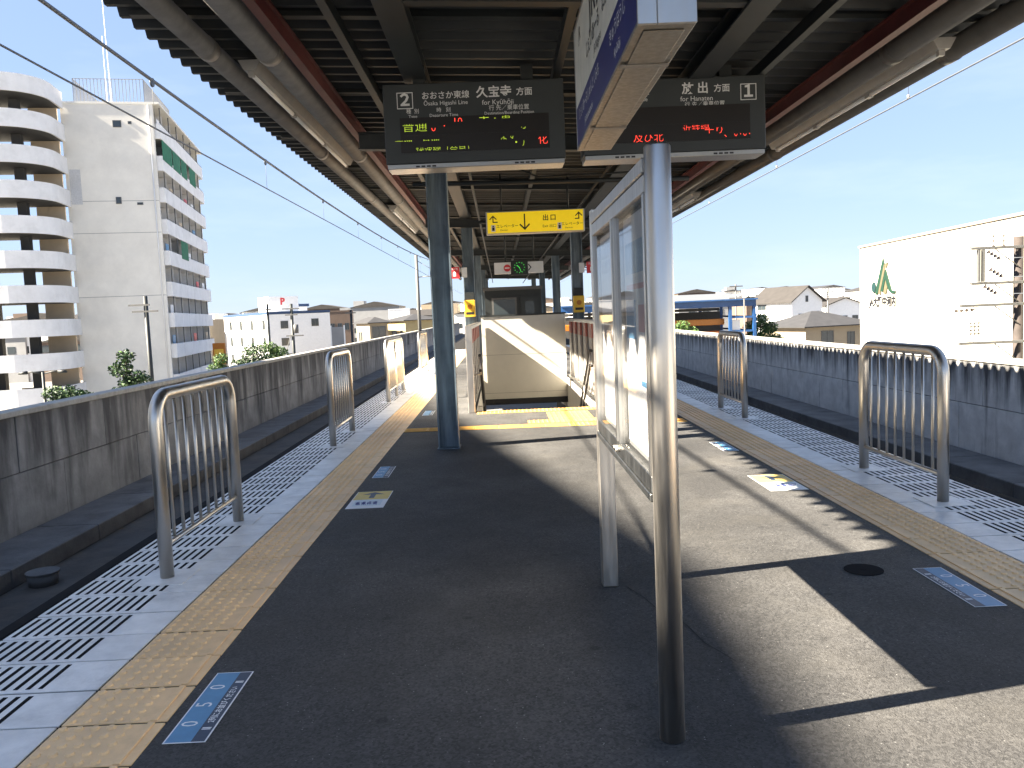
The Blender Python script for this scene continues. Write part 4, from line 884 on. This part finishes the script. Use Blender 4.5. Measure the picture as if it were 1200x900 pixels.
for x in (-.92, -.6): insul(x, -.19, H-.29, 0, .30, 3, .055)
for x, z in ((-1.1, H-.45), (-1.02, H-1.0), (-1.2, H-1.52)): insul(x, -.22, z, .32, -.2)
for x in (-1.62, -1.5, -1.38): insul(x, -.2, H-2.62, .0, -.34, 4, .07)
insul(-2.1, -.2, H-2.25, .5, .02, 4, .06)
for q in (-1.62, -1.5, -1.38): MB().tube([(q, -.2, H-2.6), (q+.1, -.2, H-2.35), (q-.05, -.2, H-2.15)], .011, 5).tube([(q, -.2, H-3.0), (q-.03, -.2, H-3.25)], .011, 5).build('jumper', WIRE, t)
for z in (H-.25, H-1.35): MB().tube([(-1.6, -.19, z), (-1.85, -.19, z-.25), (-2.0, -.19, z-.9), (-2.25, -.19, H-2.2)], .011, 5).build('jumper', WIRE, t)
for i, z in enumerate((H-.62, H-1.2, H-1.72)): MB().tube([(-.75, -.22, z-.05), (3.5, -3.0, z-.12), (12, -9, z+.2)], .011, 5).build('power_line', WIRE, t)
for px, pt, Y, r, lb, arms in ((170, 347, 52, .13, 'dark utility pole with crossarm in front of the apartment end wall', [(.55, -1.0, .3), (.95, -.8, .8)]),
                               (313, 356, 72, .10, 'thin dark pole before the white building, left of the other pole', [(.5, -.3, .3)]),
                               (341, 356, 68, .12, 'utility pole with crossarms and guy wire before the white building', [(.4, -.7, .7), (.9, -.5, .5), (2.6, -.5, .9)]),
                               (411, 363, 80, .11, 'dark utility pole between the billboard and the tan house', [(.3, -.5, .5)]),
                               (872, 350, 55, .05, 'thin white pole in front of the blue steel frame', []), (862, 333, 75, .07, 'slim street lamp pole above the blue steel frame', [(.2, -.6, .6)]),
                               (970, 338, 110, .10, 'utility pole on the skyline right of the white house', [(.5, -.8, .8), (1.1, -.8, .8)])):
    t2, H2 = pole('utility_pole', lb, px, pt, Y, r, arms, DARKP if Y < 100 and px < 500 else GALV)
    if px == 341: MB().tube([(0, 0, H2-2), (-2.6, -.4, 0)], .03, 6).build('guy_wire', GALV, t2); MB().tube([(.28, 0, H2-2.4), (.28, 0, H2-1.7)], .2, 12).build('transformer', GALV, t2)
lp = pix(50, 436, 40); t3 = thing('street_lamp', 'dark twin-arm street lamp before the curved balconies', 'street lamp', (lp.x, lp.y, GZ)); hh = lp.z-GZ
MB().tube([(0, 0, 0), (0, 0, hh)], [.1, .06], 10).build('post', DARKP, t3)
for s in (-1, 1): MB().tube([(0, 0, hh-.1), (s*.5, 0, hh+.02), (s*.8, 0, hh)], .035, 8).build('arm', DARKP, t3); MB().tube([(s*.75, 0, hh), (s*1.15, 0, hh-.03)], [.09, .06], 10).build('lamp_head', DARKP, t3)
# trees: trunk, limbs, crown of leaf faces in clumps
def tree(label, px, ptop, Y, crown, clumps, lm, seed, cat='tree', leaf=.085, n=900):
    rn = random.Random(seed); p = pix(px, ptop, Y); H = p.z-GZ; t = thing('leafy_tree', label, 'tree', (p.x, p.y, GZ))
    tr_ = MB().tube([(0, 0, 0), (.08, .05, H*.35), (-.05, .02, H*.65), (0, 0, H*.93)], [.17, .13, .09, .03], 8)
    cr = MB()
    for (dx, dy, dz_, rr) in clumps:
        c = Vector((dx, dy, H-crown+dz_)); tr_.tube([(0, 0, max(H*.35, c.z-1.2)), (dx*.5, dy*.5, c.z-.4), tuple(c)], [.05, .035, .015], 6)
        for i in range(int(n*rr*rr*1.6)):
            u = Vector((rn.gauss(0, 1), rn.gauss(0, 1), rn.gauss(0, 1))).normalized()*rr*(rn.random()**.4); u.z *= .75; q = c+u
            a = Vector((rn.gauss(0, 1), rn.gauss(0, 1), rn.gauss(0, .6))).normalized(); b = a.cross(Vector((rn.gauss(0, 1), rn.gauss(0, 1), rn.gauss(0, 1)))).normalized(); s = leaf*rn.uniform(.6, 1.3)
            cr.add([q-a*s, q+b*s*.5, q+a*s, q-b*s*.5], [(0, 1, 2, 3)], rn.randrange(3) if lm is None else (lm if rn.random() < .6 else rn.randrange(3)))
    tr_.build('trunk', BARK, t); stuff(cr.build('crown', LEAFS, t))
tree('cloud-pruned dark green tree before the apartment end wall', 146, 406, 36, 1.8, [(0, 0, 1.35, .42), (-.25, 0, .8, .5), (.45, .1, .35, .55), (.05, 0, .2, .45), (-.4, 0, -.3, .5), (.1, 0, -.9, .7)], 0, 1)
tree('low dark green tree at the foot of the curved balconies', 76, 450, 36, 1.2, [(-.5, 0, .8, .5), (.1, 0, .75, .55), (.7, 0, .55, .5), (0, 0, 0, .9)], 0, 2)
tree('round dark green tree before the white building', 296, 402, 60, 2.2, [(0, 0, 1.5, .9), (-.9, 0, .7, .8), (.9, 0, .8, .8), (0, -.3, .2, 1.1), (-1.3, 0, -.2, .8), (1.4, 0, 0, .8)], 0, 3)
tree('lighter green tree right of the round dark one', 318, 398, 62, 2.0, [(-.3, 0, 1.4, .7), (.5, 0, 1.0, .7), (0, 0, .4, .9), (1.1, 0, .1, .6)], 2, 4)
tree('small light tree beside the orange sign', 258, 411, 60, 1.6, [(0, 0, 1.0, .6), (-.3, 0, .3, .7), (.4, 0, -.1, .8)], 2, 5)
tree('bright green bush under the left end of the blue frame', 800, 372, 48, 1.2, [(0, 0, .7, .45), (-.6, 0, .4, .6), (.5, 0, .3, .45), (0, 0, -.2, .8)], 2, 6)
tree('green tree between the blue frame and the white house', 891, 366, 64, 2.0, [(0, 0, 1.4, .7), (-.7, 0, .9, .7), (.7, 0, .8, .7), (0, 0, .2, 1.1), (-1.0, 0, -.2, .8), (1.0, 0, -.2, .8)], 1, 7)
# --- the rest of the town as one far mass of roofs
rn = random.Random(11); ft = MB()
for i in range(1500):
    Y = 150+1500*rn.random()**1.7; x = rn.uniform(-.72, .72)*Y
    if Y < 230 and abs(x) < 75: continue
    w_, d_ = rn.uniform(6, 18), rn.uniform(6, 18); top = min(rn.uniform(6.5, 10.2) if rn.random() < .8 else rn.uniform(10, 14.5), 8.6+.013*Y); z = GZ+top*(1+Y/4500)
    k = rn.choice((0, 0, 1, 2, 4, 4, 3)); ft.box(x, x+w_, Y, Y+d_, GZ, z, k)
    if rn.random() < .6: ft.prism([(x-.3, z+.001), (x+w_+.3, z+.001), (x+w_/2, z+min(1.5, w_*.12))], 'y', Y-.3, Y+d_+.3, 5+rn.randrange(2))
    else: ft.box(x+w_*.3, x+w_*.6, Y+d_*.3, Y+d_*.6, z+.001, z+rn.uniform(.8, 2.2), k)
    for q in range(int(w_/3)):
        for zz in (2.5, 5.2):
            if zz+1.5 < top: ft.box(x+.8+3*q, x+2.2+3*q, Y-.05, Y-.002, GZ+zz, GZ+zz+1.3, 7)
stuff(ft.build('far_town', [WHITE, GREYW, TANW, BROWNW, APTW, ROOFG, ROOFB, DGLASS]))['label'] = 'distant mass of low roofs and houses along the horizon'
